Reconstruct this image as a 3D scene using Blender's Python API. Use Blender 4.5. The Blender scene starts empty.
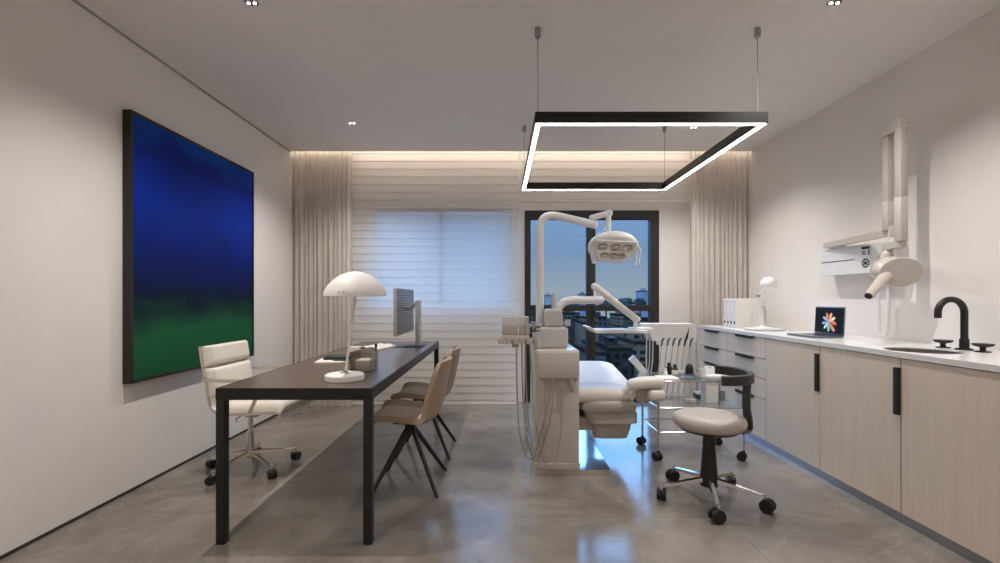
import bpy, bmesh, math, random
from mathutils import Vector, Matrix
random.seed(7)
C = bpy.context.scene.collection
PI = math.pi
H = 2.765          # ceiling height
XL, XR = -2.26, 2.71
EYE = 1.18
F = 450.0
HY = 298.5

def at(px, py, Y):
    s = F / Y
    return Vector(((px - 500) / s, Y, EYE - (py - HY) / s))

# ------------------------------------------------------------------ mesh builder
class G:
    def __init__(self):
        self.bm = bmesh.new()
    def box(self, x0, x1, y0, y1, z0, z1, bev=0, seg=2, rot=None, top=1.0):
        vs = []
        cx, cy = (x0 + x1) / 2, (y0 + y1) / 2
        for z in (z0, z1):
            k = top if z == z1 else 1
            for x, y in ((x0, y0), (x1, y0), (x1, y1), (x0, y1)):
                vs.append(self.bm.verts.new((cx + (x - cx) * k, cy + (y - cy) * k, z)))
        fs = []
        for q in ((3, 2, 1, 0), (4, 5, 6, 7), (0, 1, 5, 4), (1, 2, 6, 5), (2, 3, 7, 6), (3, 0, 4, 7)):
            fs.append(self.bm.faces.new([vs[i] for i in q]))
        if rot:
            c, M = rot
            c = Vector(c)
            for v in vs: v.co = c + M @ (v.co - c)
        if bev > 0:
            es = list({e for f in fs for e in f.edges})
            bmesh.ops.bevel(self.bm, geom=es, offset=bev, segments=seg, profile=0.5, affect='EDGES', clamp_overlap=True)
        return self
    def ring_loft(self, rings, caps=True, closed=False):
        R = [[self.bm.verts.new(p) for p in r] for r in rings]
        n = len(R[0])
        L = len(R)
        for i in range(L if closed else L - 1):
            a, b = R[i], R[(i + 1) % L]
            for j in range(n):
                self.bm.faces.new((a[j], a[(j + 1) % n], b[(j + 1) % n], b[j]))
        if caps and not closed:
            self.bm.faces.new(R[0][::-1]); self.bm.faces.new(R[-1])
        return self
    def cyl(self, p0, p1, r0, r1=None, seg=20):
        r1 = r0 if r1 is None else r1
        p0, p1 = Vector(p0), Vector(p1)
        d = (p1 - p0).normalized()
        u = d.orthogonal().normalized(); v = d.cross(u)
        rg = lambda p, r: [p + u * (r * math.cos(2 * PI * k / seg)) + v * (r * math.sin(2 * PI * k / seg)) for k in range(seg)]
        return self.ring_loft([rg(p0, r0), rg(p1, r1)])
    def sweep(self, pts, sec, closed=False, up=None, scale=None):
        pts = [Vector(p) for p in pts]
        n = len(pts)
        tang = []
        for i in range(n):
            if closed: t = pts[(i + 1) % n] - pts[i - 1]
            elif i == 0: t = pts[1] - pts[0]
            elif i == n - 1: t = pts[-1] - pts[-2]
            else: t = (pts[i + 1] - pts[i]).normalized() + (pts[i] - pts[i - 1]).normalized()
            tang.append(t.normalized() if t.length > 1e-9 else Vector((0, 0, 1)))
        u = Vector(up) if up else tang[0].orthogonal()
        rings = []
        for i in range(n):
            t = tang[i]
            u0 = Vector(up) if up else u
            u0 = u0 - t * u0.dot(t)
            u = u0.normalized() if u0.length > 1e-6 else t.orthogonal().normalized()
            v = t.cross(u)
            k = scale[i] if scale else 1
            rings.append([pts[i] + u * (a * k) + v * (b * k) for a, b in sec])
        return self.ring_loft(rings, closed=closed)
    def tube(self, pts, r, seg=10, closed=False, scale=None):
        return self.sweep(pts, [(r * math.cos(2 * PI * k / seg), r * math.sin(2 * PI * k / seg)) for k in range(seg)], closed, None, scale)
    def strap(self, pts, w, h, up, closed=False):
        return self.sweep(pts, [(-h / 2, -w / 2), (h / 2, -w / 2), (h / 2, w / 2), (-h / 2, w / 2)], closed, up)
    def lathe(self, prof, c, seg=32, axis=None, squash=(1, 1)):
        c = Vector(c)
        M = axis if axis is not None else Matrix.Identity(3)
        rings = []
        for r, z in prof:
            r = max(r, 1e-4)
            rings.append([c + M @ Vector((r * squash[0] * math.cos(2 * PI * k / seg), r * squash[1] * math.sin(2 * PI * k / seg), z)) for k in range(seg)])
        return self.ring_loft(rings)
    def prism(self, poly, axis, a0, a1):
        # poly in the plane of the two other axes (x,y,z order kept)
        def mk(p, a):
            if axis == 'x': return (a, p[0], p[1])
            if axis == 'y': return (p[0], a, p[1])
            return (p[0], p[1], a)
        return self.ring_loft([[mk(p, a0) for p in poly], [mk(p, a1) for p in poly]])
    def ball(self, c, rx, ry=None, rz=None, seg=16, M=None):
        ry = rx if ry is None else ry; rz = rx if rz is None else rz
        c = Vector(c); rings = []
        M = M or Matrix.Identity(3)
        n = seg // 2
        for i in range(n + 1):
            a = -PI / 2 + PI * i / n
            r = max(math.cos(a), 1e-3)
            rings.append([c + M @ Vector((rx * r * math.cos(2 * PI * k / seg), ry * r * math.sin(2 * PI * k / seg), rz * math.sin(a))) for k in range(seg)])
        return self.ring_loft(rings)
    def shell(self, grid, th):
        """closed sheet of thickness th from a grid of points"""
        n, m = len(grid), len(grid[0])
        P = [[Vector(p) for p in r] for r in grid]
        N = []
        for i in range(n):
            row = []
            for j in range(m):
                a = P[min(i + 1, n - 1)][j] - P[max(i - 1, 0)][j]
                b = P[i][min(j + 1, m - 1)] - P[i][max(j - 1, 0)]
                row.append(a.cross(b).normalized())
            N.append(row)
        A = [[self.bm.verts.new(P[i][j] + N[i][j] * th / 2) for j in range(m)] for i in range(n)]
        B = [[self.bm.verts.new(P[i][j] - N[i][j] * th / 2) for j in range(m)] for i in range(n)]
        f = self.bm.faces.new
        for i in range(n - 1):
            for j in range(m - 1):
                f((A[i][j], A[i + 1][j], A[i + 1][j + 1], A[i][j + 1]))
                f((B[i][j], B[i][j + 1], B[i + 1][j + 1], B[i + 1][j]))
        for i in range(n - 1):
            f((A[i][0], B[i][0], B[i + 1][0], A[i + 1][0]))
            f((A[i][-1], A[i + 1][-1], B[i + 1][-1], B[i][-1]))
        for j in range(m - 1):
            f((A[0][j], A[0][j + 1], B[0][j + 1], B[0][j]))
            f((A[-1][j], B[-1][j], B[-1][j + 1], A[-1][j + 1]))
        return self
    def sheet(self, grid):
        V = [[self.bm.verts.new(p) for p in r] for r in grid]
        for i in range(len(V) - 1):
            for j in range(len(V[0]) - 1):
                self.bm.faces.new((V[i][j], V[i + 1][j], V[i + 1][j + 1], V[i][j + 1]))
        return self

def spline(pts, n=8, closed=False):
    P = [Vector(p) for p in pts]
    out = []
    N = len(P)
    g = (lambda i: P[i % N]) if closed else (lambda i: P[max(0, min(N - 1, i))])
    for i in range(N if closed else N - 1):
        p0, p1, p2, p3 = g(i - 1), g(i), g(i + 1), g(i + 2)
        for k in range(n):
            t = k / n
            out.append(0.5 * ((2 * p1) + (p2 - p0) * t + (2 * p0 - 5 * p1 + 4 * p2 - p3) * t * t + (3 * p1 - p0 - 3 * p2 + p3) * t ** 3))
    if not closed: out.append(P[-1])
    return out

def fillet(pts, r, n=6):
    P = [Vector(p) for p in pts]
    out = [P[0]]
    for i in range(1, len(P) - 1):
        a = (P[i - 1] - P[i]); b = (P[i + 1] - P[i])
        d = min(r, a.length * .49, b.length * .49)
        s, e = P[i] + a.normalized() * d, P[i] + b.normalized() * d
        for k in range(n + 1):
            t = k / n
            out.append((1 - t) ** 2 * s + 2 * t * (1 - t) * P[i] + t * t * e)
    out.append(P[-1])
    return out

def rrect(x0, x1, y0, y1, r, n=5):
    out = []
    for cx, cy, a0 in ((x1 - r, y0 + r, -90), (x1 - r, y1 - r, 0), (x0 + r, y1 - r, 90), (x0 + r, y0 + r, 180)):
        for k in range(n + 1):
            a = math.radians(a0 + 90 * k / n)
            out.append((cx + r * math.cos(a), cy + r * math.sin(a)))
    return out

def origin(o):
    v = Vector((0, 0, 0))
    while o is not None:
        v += o.location; o = o.parent
    return v

def obj(name, g, mat, parent=None, kind=None, loc=None, smooth=35, label=None):
    bm = g.bm
    L = origin(parent) if parent is not None else (Vector(loc) if loc is not None else None)
    bmesh.ops.recalc_face_normals(bm, faces=bm.faces[:])
    if L is None:
        xs = [v.co for v in bm.verts]
        L = Vector(((min(v.x for v in xs) + max(v.x for v in xs)) / 2, (min(v.y for v in xs) + max(v.y for v in xs)) / 2, min(v.z for v in xs)))
    bmesh.ops.translate(bm, verts=bm.verts[:], vec=-L)
    me = bpy.data.meshes.new(name)
    bm.to_mesh(me); bm.free()
    for m in (mat if isinstance(mat, (list, tuple)) else [mat]): me.materials.append(m)
    if smooth:
        me.shade_smooth()
        me.set_sharp_from_angle(angle=math.radians(smooth))
    o = bpy.data.objects.new(name, me); C.objects.link(o)
    if parent is not None: o.parent = parent
    else: o.location = L
    if kind: o['kind'] = kind
    if label: o['label'] = label
    return o

def tag(o, label, cat, group=None):
    o['label'] = label; o['category'] = cat
    if group: o['group'] = group
    return o

def thing(name, label, cat, loc=(0, 0, 0), group=None):
    o = bpy.data.objects.new(name, None); C.objects.link(o)
    o.empty_display_size = .1
    o.location = loc
    return tag(o, label, cat, group)

def kids(o): return [c for c in bpy.data.objects if c.parent == o]

def dup(root, loc, rotz=0, label=None, cat=None):
    def cp(o, par):
        c = o.copy(); C.objects.link(c)
        if par is not None: c.parent = par
        for ch in kids(o):
            if ch is not c: cp(ch, c)
        return c
    r = cp(root, None)
    r.location = loc; r.rotation_euler = (0, 0, rotz)
    if label: r['label'] = label
    return r

# ------------------------------------------------------------------ materials
def srgb(r, g, b):
    f = lambda c: (c / 255 / 12.92) if c / 255 <= .04045 else ((c / 255 + .055) / 1.055) ** 2.4
    return (f(r), f(g), f(b), 1)

def newmat(name):
    m = bpy.data.materials.new(name); m.use_nodes = True
    nt = m.node_tree
    return m, nt, nt.nodes['Principled BSDF']

def mat(name, col, rough=.5, metal=0, noise=0, nscale=8, bump=0, bscale=60, spec=None, coat=0, stretch=None):
    m, nt, b = newmat(name)
    b.inputs['Base Color'].default_value = col
    b.inputs['Roughness'].default_value = rough
    b.inputs['Metallic'].default_value = metal
    if spec is not None: b.inputs['Specular IOR Level'].default_value = spec
    if coat: b.inputs['Coat Weight'].default_value = coat; b.inputs['Coat Roughness'].default_value = .1
    tc = nt.nodes.new('ShaderNodeTexCoord')
    mp = nt.nodes.new('ShaderNodeMapping'); nt.links.new(tc.outputs['Object'], mp.inputs[0])
    if stretch: mp.inputs['Scale'].default_value = stretch
    tx = nt.nodes.new('ShaderNodeTexNoise'); tx.inputs['Scale'].default_value = nscale; tx.inputs['Detail'].default_value = 5
    nt.links.new(mp.outputs[0], tx.inputs['Vector'])
    r = nt.nodes.new('ShaderNodeValToRGB')
    k = noise
    r.color_ramp.elements[0].position = .3; r.color_ramp.elements[1].position = .7
    r.color_ramp.elements[0].color = tuple(c * (1 - k) for c in col[:3]) + (1,)
    r.color_ramp.elements[1].color = tuple(min(1, c * (1 + k)) for c in col[:3]) + (1,)
    nt.links.new(tx.outputs['Fac'], r.inputs[0]); nt.links.new(r.outputs[0], b.inputs['Base Color'])
    if bump:
        t2 = nt.nodes.new('ShaderNodeTexNoise'); t2.inputs['Scale'].default_value = bscale; t2.inputs['Detail'].default_value = 3
        nt.links.new(mp.outputs[0], t2.inputs['Vector'])
        bp = nt.nodes.new('ShaderNodeBump'); bp.inputs['Strength'].default_value = bump; bp.inputs['Distance'].default_value = .01
        nt.links.new(t2.outputs['Fac'], bp.inputs['Height']); nt.links.new(bp.outputs[0], b.inputs['Normal'])
    return m

def emit(name, col, s):
    m = bpy.data.materials.new(name); m.use_nodes = True
    nt = m.node_tree; nt.nodes.clear()
    e = nt.nodes.new('ShaderNodeEmission'); e.inputs[0].default_value = col; e.inputs[1].default_value = s
    o = nt.nodes.new('ShaderNodeOutputMaterial'); nt.links.new(e.outputs[0], o.inputs[0])
    return m

def glassy(name, tint, refl=.5, ior=1.45, rough=0.0, keep=0.0, solid=(.8, .8, .8, 1)):
    """clear sheet: transparent with a fresnel gloss, keep = share of milky body"""
    m = bpy.data.materials.new(name); m.use_nodes = True
    nt = m.node_tree; nt.nodes.clear(); n = nt.nodes.new
    t = n('ShaderNodeBsdfTransparent'); t.inputs[0].default_value = tint
    g = n('ShaderNodeBsdfGlossy'); g.inputs['Roughness'].default_value = rough
    fr = n('ShaderNodeFresnel'); fr.inputs[0].default_value = ior
    mul = n('ShaderNodeMath'); mul.operation = 'MULTIPLY'; mul.inputs[1].default_value = refl
    nt.links.new(fr.outputs[0], mul.inputs[0])
    mx = n('ShaderNodeMixShader'); nt.links.new(mul.outputs[0], mx.inputs[0])
    if keep:
        d = n('ShaderNodeBsdfDiffuse'); d.inputs[0].default_value = solid
        m2 = n('ShaderNodeMixShader'); m2.inputs[0].default_value = keep
        nt.links.new(t.outputs[0], m2.inputs[1]); nt.links.new(d.outputs[0], m2.inputs[2])
        nt.links.new(m2.outputs[0], mx.inputs[1])
    else:
        nt.links.new(t.outputs[0], mx.inputs[1])
    nt.links.new(g.outputs[0], mx.inputs[2])
    o = n('ShaderNodeOutputMaterial'); nt.links.new(mx.outputs[0], o.inputs[0])
    return m

def cloth(name, col, transl, transp, nscale=(200, 200, 6), noise=.15):
    m = bpy.data.materials.new(name); m.use_nodes = True
    nt = m.node_tree; nt.nodes.clear(); n = nt.nodes.new
    tc = n('ShaderNodeTexCoord'); mp = n('ShaderNodeMapping'); mp.inputs['Scale'].default_value = nscale
    nt.links.new(tc.outputs['Object'], mp.inputs[0])
    tx = n('ShaderNodeTexNoise'); tx.inputs['Scale'].default_value = 1; tx.inputs['Detail'].default_value = 3
    nt.links.new(mp.outputs[0], tx.inputs['Vector'])
    r = n('ShaderNodeValToRGB')
    r.color_ramp.elements[0].position = .35; r.color_ramp.elements[1].position = .65
    r.color_ramp.elements[0].color = tuple(c * (1 - noise) for c in col[:3]) + (1,)
    r.color_ramp.elements[1].color = tuple(min(1, c * (1 + noise)) for c in col[:3]) + (1,)
    nt.links.new(tx.outputs['Fac'], r.inputs[0])
    d = n('ShaderNodeBsdfDiffuse'); t = n('ShaderNodeBsdfTranslucent'); tr = n('ShaderNodeBsdfTransparent')
    nt.links.new(r.outputs[0], d.inputs[0]); nt.links.new(r.outputs[0], t.inputs[0])
    a = n('ShaderNodeMixShader'); a.inputs[0].default_value = transl
    nt.links.new(d.outputs[0], a.inputs[1]); nt.links.new(t.outputs[0], a.inputs[2])
    b = n('ShaderNodeMixShader'); b.inputs[0].default_value = transp
    nt.links.new(a.outputs[0], b.inputs[1]); nt.links.new(tr.outputs[0], b.inputs[2])
    o = n('ShaderNodeOutputMaterial'); nt.links.new(b.outputs[0], o.inputs[0])
    return m

M = {}
M['wall'] = mat('wall_plaster', srgb(232, 227, 223), .75, noise=.035, nscale=1.6, bump=.04, bscale=9)
M['ceil'] = mat('ceiling_paint', srgb(236, 231, 228), .8, noise=.01)
M['gap'] = mat('shadow_gap', srgb(52, 48, 45), .6)
M['ceilgap'] = mat('ceiling_shadow_gap', srgb(160, 151, 145), .8)
M['black'] = mat('black_powder_coat', srgb(26, 23, 21), .45)
M['frame'] = mat('black_window_frame', srgb(40, 38, 37), .5)
M['blackplastic'] = mat('black_plastic', srgb(24, 24, 25), .4)
M['darkgrey'] = mat('dark_grey_plastic', srgb(52, 49, 46), .45)
M['white'] = mat('white_gloss_plastic', srgb(228, 228, 228), .3)
M['whitemat'] = mat('white_matt', srgb(232, 228, 222), .5)
M['enamel'] = mat('lamp_enamel', srgb(238, 237, 236), .5)
M['unit'] = mat('unit_shell', srgb(194, 186, 178), .25, coat=.2)
M['unitgrey'] = mat('unit_grey', srgb(196, 194, 193), .3)
M['taupe'] = mat('taupe_shell', srgb(172, 163, 155), .35)
M['cush'] = mat('white_upholstery', srgb(242, 242, 242), .5, bump=.02, bscale=200)
M['cream'] = mat('cream_upholstery', srgb(216, 210, 202), .45)
M['leather'] = mat('cream_leather', srgb(230, 223, 210), .5, bump=.05, bscale=120)
M['tan'] = mat('tan_leather', srgb(150, 130, 106), .55, noise=.06, nscale=6, bump=.05, bscale=150)
M['stool'] = mat('taupe_vinyl', srgb(178, 168, 160), .45)
M['chrome'] = mat('chrome', srgb(215, 213, 210), .14, metal=1)
M['alu'] = mat('polished_aluminium', srgb(215, 208, 198), .22, metal=1)
M['steel'] = mat('brushed_steel', srgb(170, 172, 176), .32, metal=1)
M['cable'] = mat('grey_cable', srgb(150, 145, 140), .5)
M['sink'] = mat('sink_steel', srgb(112, 112, 114), .4, metal=.6)
M['head'] = mat('pale_grey_plastic', srgb(216, 214, 213), .35)
M['greymid'] = mat('mid_grey_plastic', srgb(96, 92, 90), .4)
M['monitor'] = mat('silver_housing', srgb(190, 186, 182), .4, metal=.4)
M['toe'] = mat('brushed_toe_kick', srgb(158, 158, 162), .3, metal=.6)
M['hose'] = mat('grey_hose', srgb(150, 141, 133), .4)
M['hosew'] = mat('pale_hose', srgb(205, 203, 200), .4)
M['stone'] = mat('white_stone', srgb(228, 226, 224), .22, noise=.02, nscale=5)
M['paper'] = mat('white_paper', srgb(238, 234, 226), .7)
M['green'] = mat('dark_green_cover', srgb(24, 44, 40), .5)
M['oak'] = mat('pale_oak_veneer', srgb(220, 205, 187), .5, noise=.045, nscale=4, stretch=(16, 16, .6), bump=.02, bscale=40)
M['walnut'] = mat('dark_wood_top', srgb(92, 76, 66), .3, noise=.15, nscale=3, stretch=(8, .6, 8))
M['smoke'] = glassy('smoked_acrylic', (.9, .87, .83, 1), .6, 1.5, keep=.1, solid=srgb(120, 110, 104))
M['glass'] = glassy('window_glass', (.93, .95, .95, 1), .12, 1.45)
M['shelfglass'] = glassy('shelf_glass', (.95, .97, .97, 1), .5, 1.4, keep=.08, solid=srgb(225, 228, 232))
M['clear'] = glassy('clear_acrylic', (.9, .88, .86, 1), .6, 1.45, keep=.5, solid=srgb(238, 235, 232))
M['reflector'] = mat('lamp_reflector', srgb(208, 200, 190), .25, metal=.5)
M['canvasframe'] = mat('dark_picture_frame', srgb(34, 29, 26), .5)
M['ledwhite'] = emit('led_white', (1, .98, .97, 1), 22)
M['ledwarm'] = emit('led_warm', (1, .89, .75, 1), 9)
M['spot'] = emit('spot_lens', (1, .9, .78, 1), 40)
M['blind'] = cloth('sheer_blind', srgb(244, 241, 237), .45, .2, (30, 30, 300), .02)
M['curtain'] = cloth('linen_curtain', srgb(240, 235, 229), .42, .06, (220, 60, 5), .12)

# floor: large stone tiles with faint joints and veins
m, nt, b = newmat('stone_tile_floor'); n = nt.nodes.new
tc = n('ShaderNodeTexCoord')
n1 = n('ShaderNodeTexNoise'); n1.inputs['Scale'].default_value = 1.5; n1.inputs['Detail'].default_value = 8; n1.inputs['Roughness'].default_value = .62; n1.inputs['Distortion'].default_value = .6
nt.links.new(tc.outputs['Object'], n1.inputs['Vector'])
r1 = n('ShaderNodeValToRGB'); r1.color_ramp.elements[0].position = .3; r1.color_ramp.elements[1].position = .72
r1.color_ramp.elements[0].color = srgb(98, 91, 85); r1.color_ramp.elements[1].color = srgb(152, 144, 135)
nt.links.new(n1.outputs['Fac'], r1.inputs[0])
n2 = n('ShaderNodeTexNoise'); n2.inputs['Scale'].default_value = 1.1; n2.inputs['Detail'].default_value = 7; n2.inputs['Distortion'].default_value = 1.6
nt.links.new(tc.outputs['Object'], n2.inputs['Vector'])
r2 = n('ShaderNodeValToRGB')
r2.color_ramp.elements[0].position = .488; r2.color_ramp.elements[0].color = (0, 0, 0, 1)
r2.color_ramp.elements[1].position = .512; r2.color_ramp.elements[1].color = (0, 0, 0, 1)
e = r2.color_ramp.elements.new(.5); e.color = (.13, .13, .13, 1)
nt.links.new(n2.outputs['Fac'], r2.inputs[0])
mx = n('ShaderNodeMixRGB'); mx.inputs[2].default_value = srgb(186, 176, 166)
nt.links.new(r2.outputs[0], mx.inputs[0]); nt.links.new(r1.outputs[0], mx.inputs[1])
mp = n('ShaderNodeMapping'); mp.inputs['Location'].default_value = (.27 + 1.48 * 2, -2.43 + 1.48 * 4, 0)
nt.links.new(tc.outputs['Object'], mp.inputs[0])
br = n('ShaderNodeTexBrick'); br.offset = 0; br.inputs['Scale'].default_value = 1
br.inputs['Brick Width'].default_value = 1.48; br.inputs['Row Height'].default_value = 1.48; br.inputs['Mortar Size'].default_value = .002
br.inputs['Mortar Smooth'].default_value = .3
nt.links.new(mp.outputs[0], br.inputs['Vector'])
mj = n('ShaderNodeMixRGB'); mj.inputs[2].default_value = srgb(106, 99, 93)
nt.links.new(br.outputs['Fac'], mj.inputs[0]); nt.links.new(mx.outputs[0], mj.inputs[1])
nt.links.new(mj.outputs[0], b.inputs['Base Color'])
rr = n('ShaderNodeMapRange'); rr.inputs[1].default_value = .3; rr.inputs[2].default_value = .7; rr.inputs[3].default_value = .12; rr.inputs[4].default_value = .2
nt.links.new(n1.outputs['Fac'], rr.inputs[0]); nt.links.new(rr.outputs[0], b.inputs['Roughness'])
b.inputs['Specular IOR Level'].default_value = .8
M['floor'] = m

# painting: blurred bands of blue and green pigment
m, nt, b = newmat('colour_field_paint'); n = nt.nodes.new
tc = n('ShaderNodeTexCoord'); sx = n('ShaderNodeSeparateXYZ'); nt.links.new(tc.outputs['Generated'], sx.inputs[0])
nz = n('ShaderNodeTexNoise'); nz.inputs['Scale'].default_value = 2.2; nz.inputs['Detail'].default_value = 5
mpp = n('ShaderNodeMapping'); mpp.inputs['Scale'].default_value = (1, 1, 2.4)
nt.links.new(tc.outputs['Object'], mpp.inputs[0]); nt.links.new(mpp.outputs[0], nz.inputs['Vector'])
ma = n('ShaderNodeMath'); ma.operation = 'MULTIPLY_ADD'; ma.inputs[1].default_value = .22; nt.links.new(nz.outputs['Fac'], ma.inputs[0]); nt.links.new(sx.outputs['Z'], ma.inputs[2])
sb = n('ShaderNodeMath'); sb.operation = 'SUBTRACT'; sb.inputs[1].default_value = .11; nt.links.new(ma.outputs[0], sb.inputs[0])
rp = n('ShaderNodeValToRGB'); cr = rp.color_ramp
stops = [(0, (26, 84, 56)), (.16, (30, 92, 58)), (.235, (18, 58, 46)), (.30, (6, 24, 46)), (.42, (3, 22, 84)), (.55, (0, 32, 124)), (.7, (0, 46, 158)), (.82, (0, 42, 150)), (.9, (0, 34, 124)), (1, (6, 72, 172))]
cr.elements[0].position = 0; cr.elements[0].color = srgb(*stops[0][1]); cr.elements[1].position = 1; cr.elements[1].color = srgb(*stops[-1][1])
for p, c in stops[1:-1]:
    e = cr.elements.new(p); e.color = srgb(*c)
nt.links.new(sb.outputs[0], rp.inputs[0]); nt.links.new(rp.outputs[0], b.inputs['Base Color'])
b.inputs['Roughness'].default_value = .65; b.inputs['Specular IOR Level'].default_value = .15
M['paint'] = m

# monitor back: aluminium with rows of milled round recesses
m, nt, b = newmat('milled_lattice'); n = nt.nodes.new
tc = n('ShaderNodeTexCoord'); mp = n('ShaderNodeMapping'); mp.inputs['Scale'].default_value = (1, 36, 46)
nt.links.new(tc.outputs['Object'], mp.inputs[0])
vo = n('ShaderNodeTexVoronoi'); vo.inputs['Scale'].default_value = 1; vo.inputs['Randomness'].default_value = 0
nt.links.new(mp.outputs[0], vo.inputs['Vector'])
rp = n('ShaderNodeValToRGB'); rp.color_ramp.elements[0].position = .4; rp.color_ramp.elements[1].position = .5
rp.color_ramp.elements[0].color = srgb(70, 68, 68); rp.color_ramp.elements[1].color = srgb(186, 182, 178)
nt.links.new(vo.outputs['Distance'], rp.inputs[0]); nt.links.new(rp.outputs[0], b.inputs['Base Color'])
b.inputs['Metallic'].default_value = .5; b.inputs['Roughness'].default_value = .4
M['lattice'] = m

def facade(name, base, win, lit, sx, sz):
    m, nt, b = newmat(name); n = nt.nodes.new
    tc = n('ShaderNodeTexCoord'); mp = n('ShaderNodeMapping'); mp.inputs['Rotation'].default_value = (PI / 2, 0, 0)
    nt.links.new(tc.outputs['Object'], mp.inputs[0])
    br = n('ShaderNodeTexBrick'); br.offset = 0; br.inputs['Scale'].default_value = 1
    br.inputs['Brick Width'].default_value = sx; br.inputs['Row Height'].default_value = sz
    br.inputs['Mortar Size'].default_value = .28; br.inputs['Mortar Smooth'].default_value = .0
    br.inputs['Color1'].default_value = win; br.inputs['Color2'].default_value = lit; br.inputs['Bias'].default_value = -.55
    br.inputs['Mortar'].default_value = base
    nt.links.new(mp.outputs[0], br.inputs['Vector']); nt.links.new(br.outputs['Color'], b.inputs['Base Color'])
    b.inputs['Roughness'].default_value = .7; b.inputs['Specular IOR Level'].default_value = .05
    return m

# ------------------------------------------------------------------ room shell
def struct(name, g, m, smooth=0, **k):
    o = obj(name, g, m, kind='structure', smooth=smooth, loc=(0, 0, 0), **k); return o

YB = 5.12          # inner face of the back wall
YC = 4.85          # edge of the dropped ceiling, curtain pocket behind it
YF = -1.6
ZT = 2.98
struct('floor', G().box(XL - .15, XR + .15, YF - .15, YB + .2, -.12, 0), M['floor'])
struct('ceiling', G().box(XL, XR, YF, YC, H, H + .3), M['ceil'])
struct('ceiling_pocket', G().box(XL - .15, XR + .15, YC, YB + .2, ZT, ZT + .09), M['ceil'])
struct('wall_left', G().box(XL - .15, XL, YF, YB, 0, ZT), M['wall'])
struct('wall_right', G().box(XR, XR + .15, YF, YB, 0, ZT), M['wall'])
struct('wall_front', G().box(XL, XR, YF - .15, YF, 0, H), M['wall'])
WX0, WX1, WZ0, WZ1 = -1.44, .13, 1.115, 2.20
DX0, DX1, DZ1 = .281, 1.809, 2.181
g = G()
g.box(XL - .15, WX0, YB, YB + .2, 0, ZT)
g.box(WX0, WX1, YB, YB + .2, 0, WZ0); g.box(WX0, WX1, YB, YB + .2, WZ1, ZT)
g.box(WX1, DX0, YB, YB + .2, 0, ZT)
g.box(DX0, DX1, YB, YB + .2, DZ1, ZT)
g.box(DX1, XR + .15, YB, YB + .2, 0, ZT)
struct('wall_back', g, M['wall'])
struct('baseboard_gap_shade_left', G().box(XL, XL + .006, YF, 4.9, 0, .016), M['gap'])  # dark colour stands in for shade in the recess at the wall foot
struct('trim_gap_shade', G().box(XL, XL + .008, YF, YC, H - .011, H), M['ceilgap'])  # flat strip coloured as the shade of a gap under the ceiling
struct('trim_2', G().box(XR - .006, XR, YF, YC, H - .008, H), M['wall'])

# window behind the left blind
w = struct('window_1', G().box(WX0, WX1, YB + .01, YB + .06, WZ0, WZ0 + .02).box(WX0, WX1, YB + .01, YB + .06, WZ1 - .02, WZ1)
           .box(WX0, WX0 + .02, YB + .01, YB + .06, WZ0 + .02, WZ1 - .02).box(WX1 - .02, WX1, YB + .01, YB + .06, WZ0 + .02, WZ1 - .02)
           .box(-.69, -.65, YB + .01, YB + .06, WZ0 + .02, WZ1 - .02), M['frame'])
obj('pane', G().box(WX0 + .02, -.69, YB + .03, YB + .036, WZ0 + .02, WZ1 - .02), M['glass'], w, smooth=0)
obj('pane', G().box(-.65, WX1 - .02, YB + .03, YB + .036, WZ0 + .02, WZ1 - .02), M['glass'], w, smooth=0)

# glazed double door
dy0, dy1 = YB - .005, YB + .09
g = G()
g.box(DX0, DX0 + .068, dy0, dy1, 0, DZ1); g.box(DX1 - .098, DX1, dy0, dy1, 0, DZ1)
g.box(DX0 + .068, DX1 - .098, dy0, dy1, DZ1 - .095, DZ1); g.box(DX0 + .068, DX1 - .098, dy0, dy1, 0, .06)
d = struct('door_1', g, M['frame'])
for i, (x0, x1) in enumerate(((DX0 + .068, 1.04), (1.04, DX1 - .098))):
    lf = G()
    a, bb = (x0, x1)
    lo = a + (.0 if i == 0 else .05); hi = bb - (.052 if i == 0 else 0)
    if i == 0: lf.box(1.04 - .052, 1.04 - .004, dy0 + .02, dy1 - .02, .06, DZ1 - .095)
    else: lf.box(1.04 + .004, 1.04 + .05, dy0 + .02, dy1 - .02, .06, DZ1 - .095)
    lf.box(lo, hi, dy0 + .02, dy1 - .02, EYE - .143, EYE - .075)
    l = obj('door_leaf', lf, M['frame'], d, smooth=0)
    obj('pane', G().box(lo, hi, YB + .04, YB + .046, .06, EYE - .143), M['glass'], l, smooth=0)
    obj('pane', G().box(lo, hi, YB + .04, YB + .046, EYE - .075, DZ1 - .095), M['glass'], l, smooth=0)
    if i == 1: obj('handle', G().box(1.055, 1.08, dy0 - .03, dy0 - .018, .98, 1.1, .004).box(1.06, 1.075, dy0 - .02, dy0 + .02, 1.03, 1.05), M['blackplastic'], l)

# cove light strip tucked behind the ceiling edge
t = thing('cove_light', 'warm light strip hidden in the curtain pocket along the ceiling edge', 'light strip', (0.2, YC + .03, 2.80))
obj('profile', G().box(XL + .02, XR - .02, YC + .001, YC + .006, 2.815, 2.865), M['whitemat'], t, smooth=0)
obj('diffuser', G().box(XL + .02, XR - .02, YC + .006, YC + .020, 2.82, 2.86), M['ledwarm'], t, smooth=0)

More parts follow.
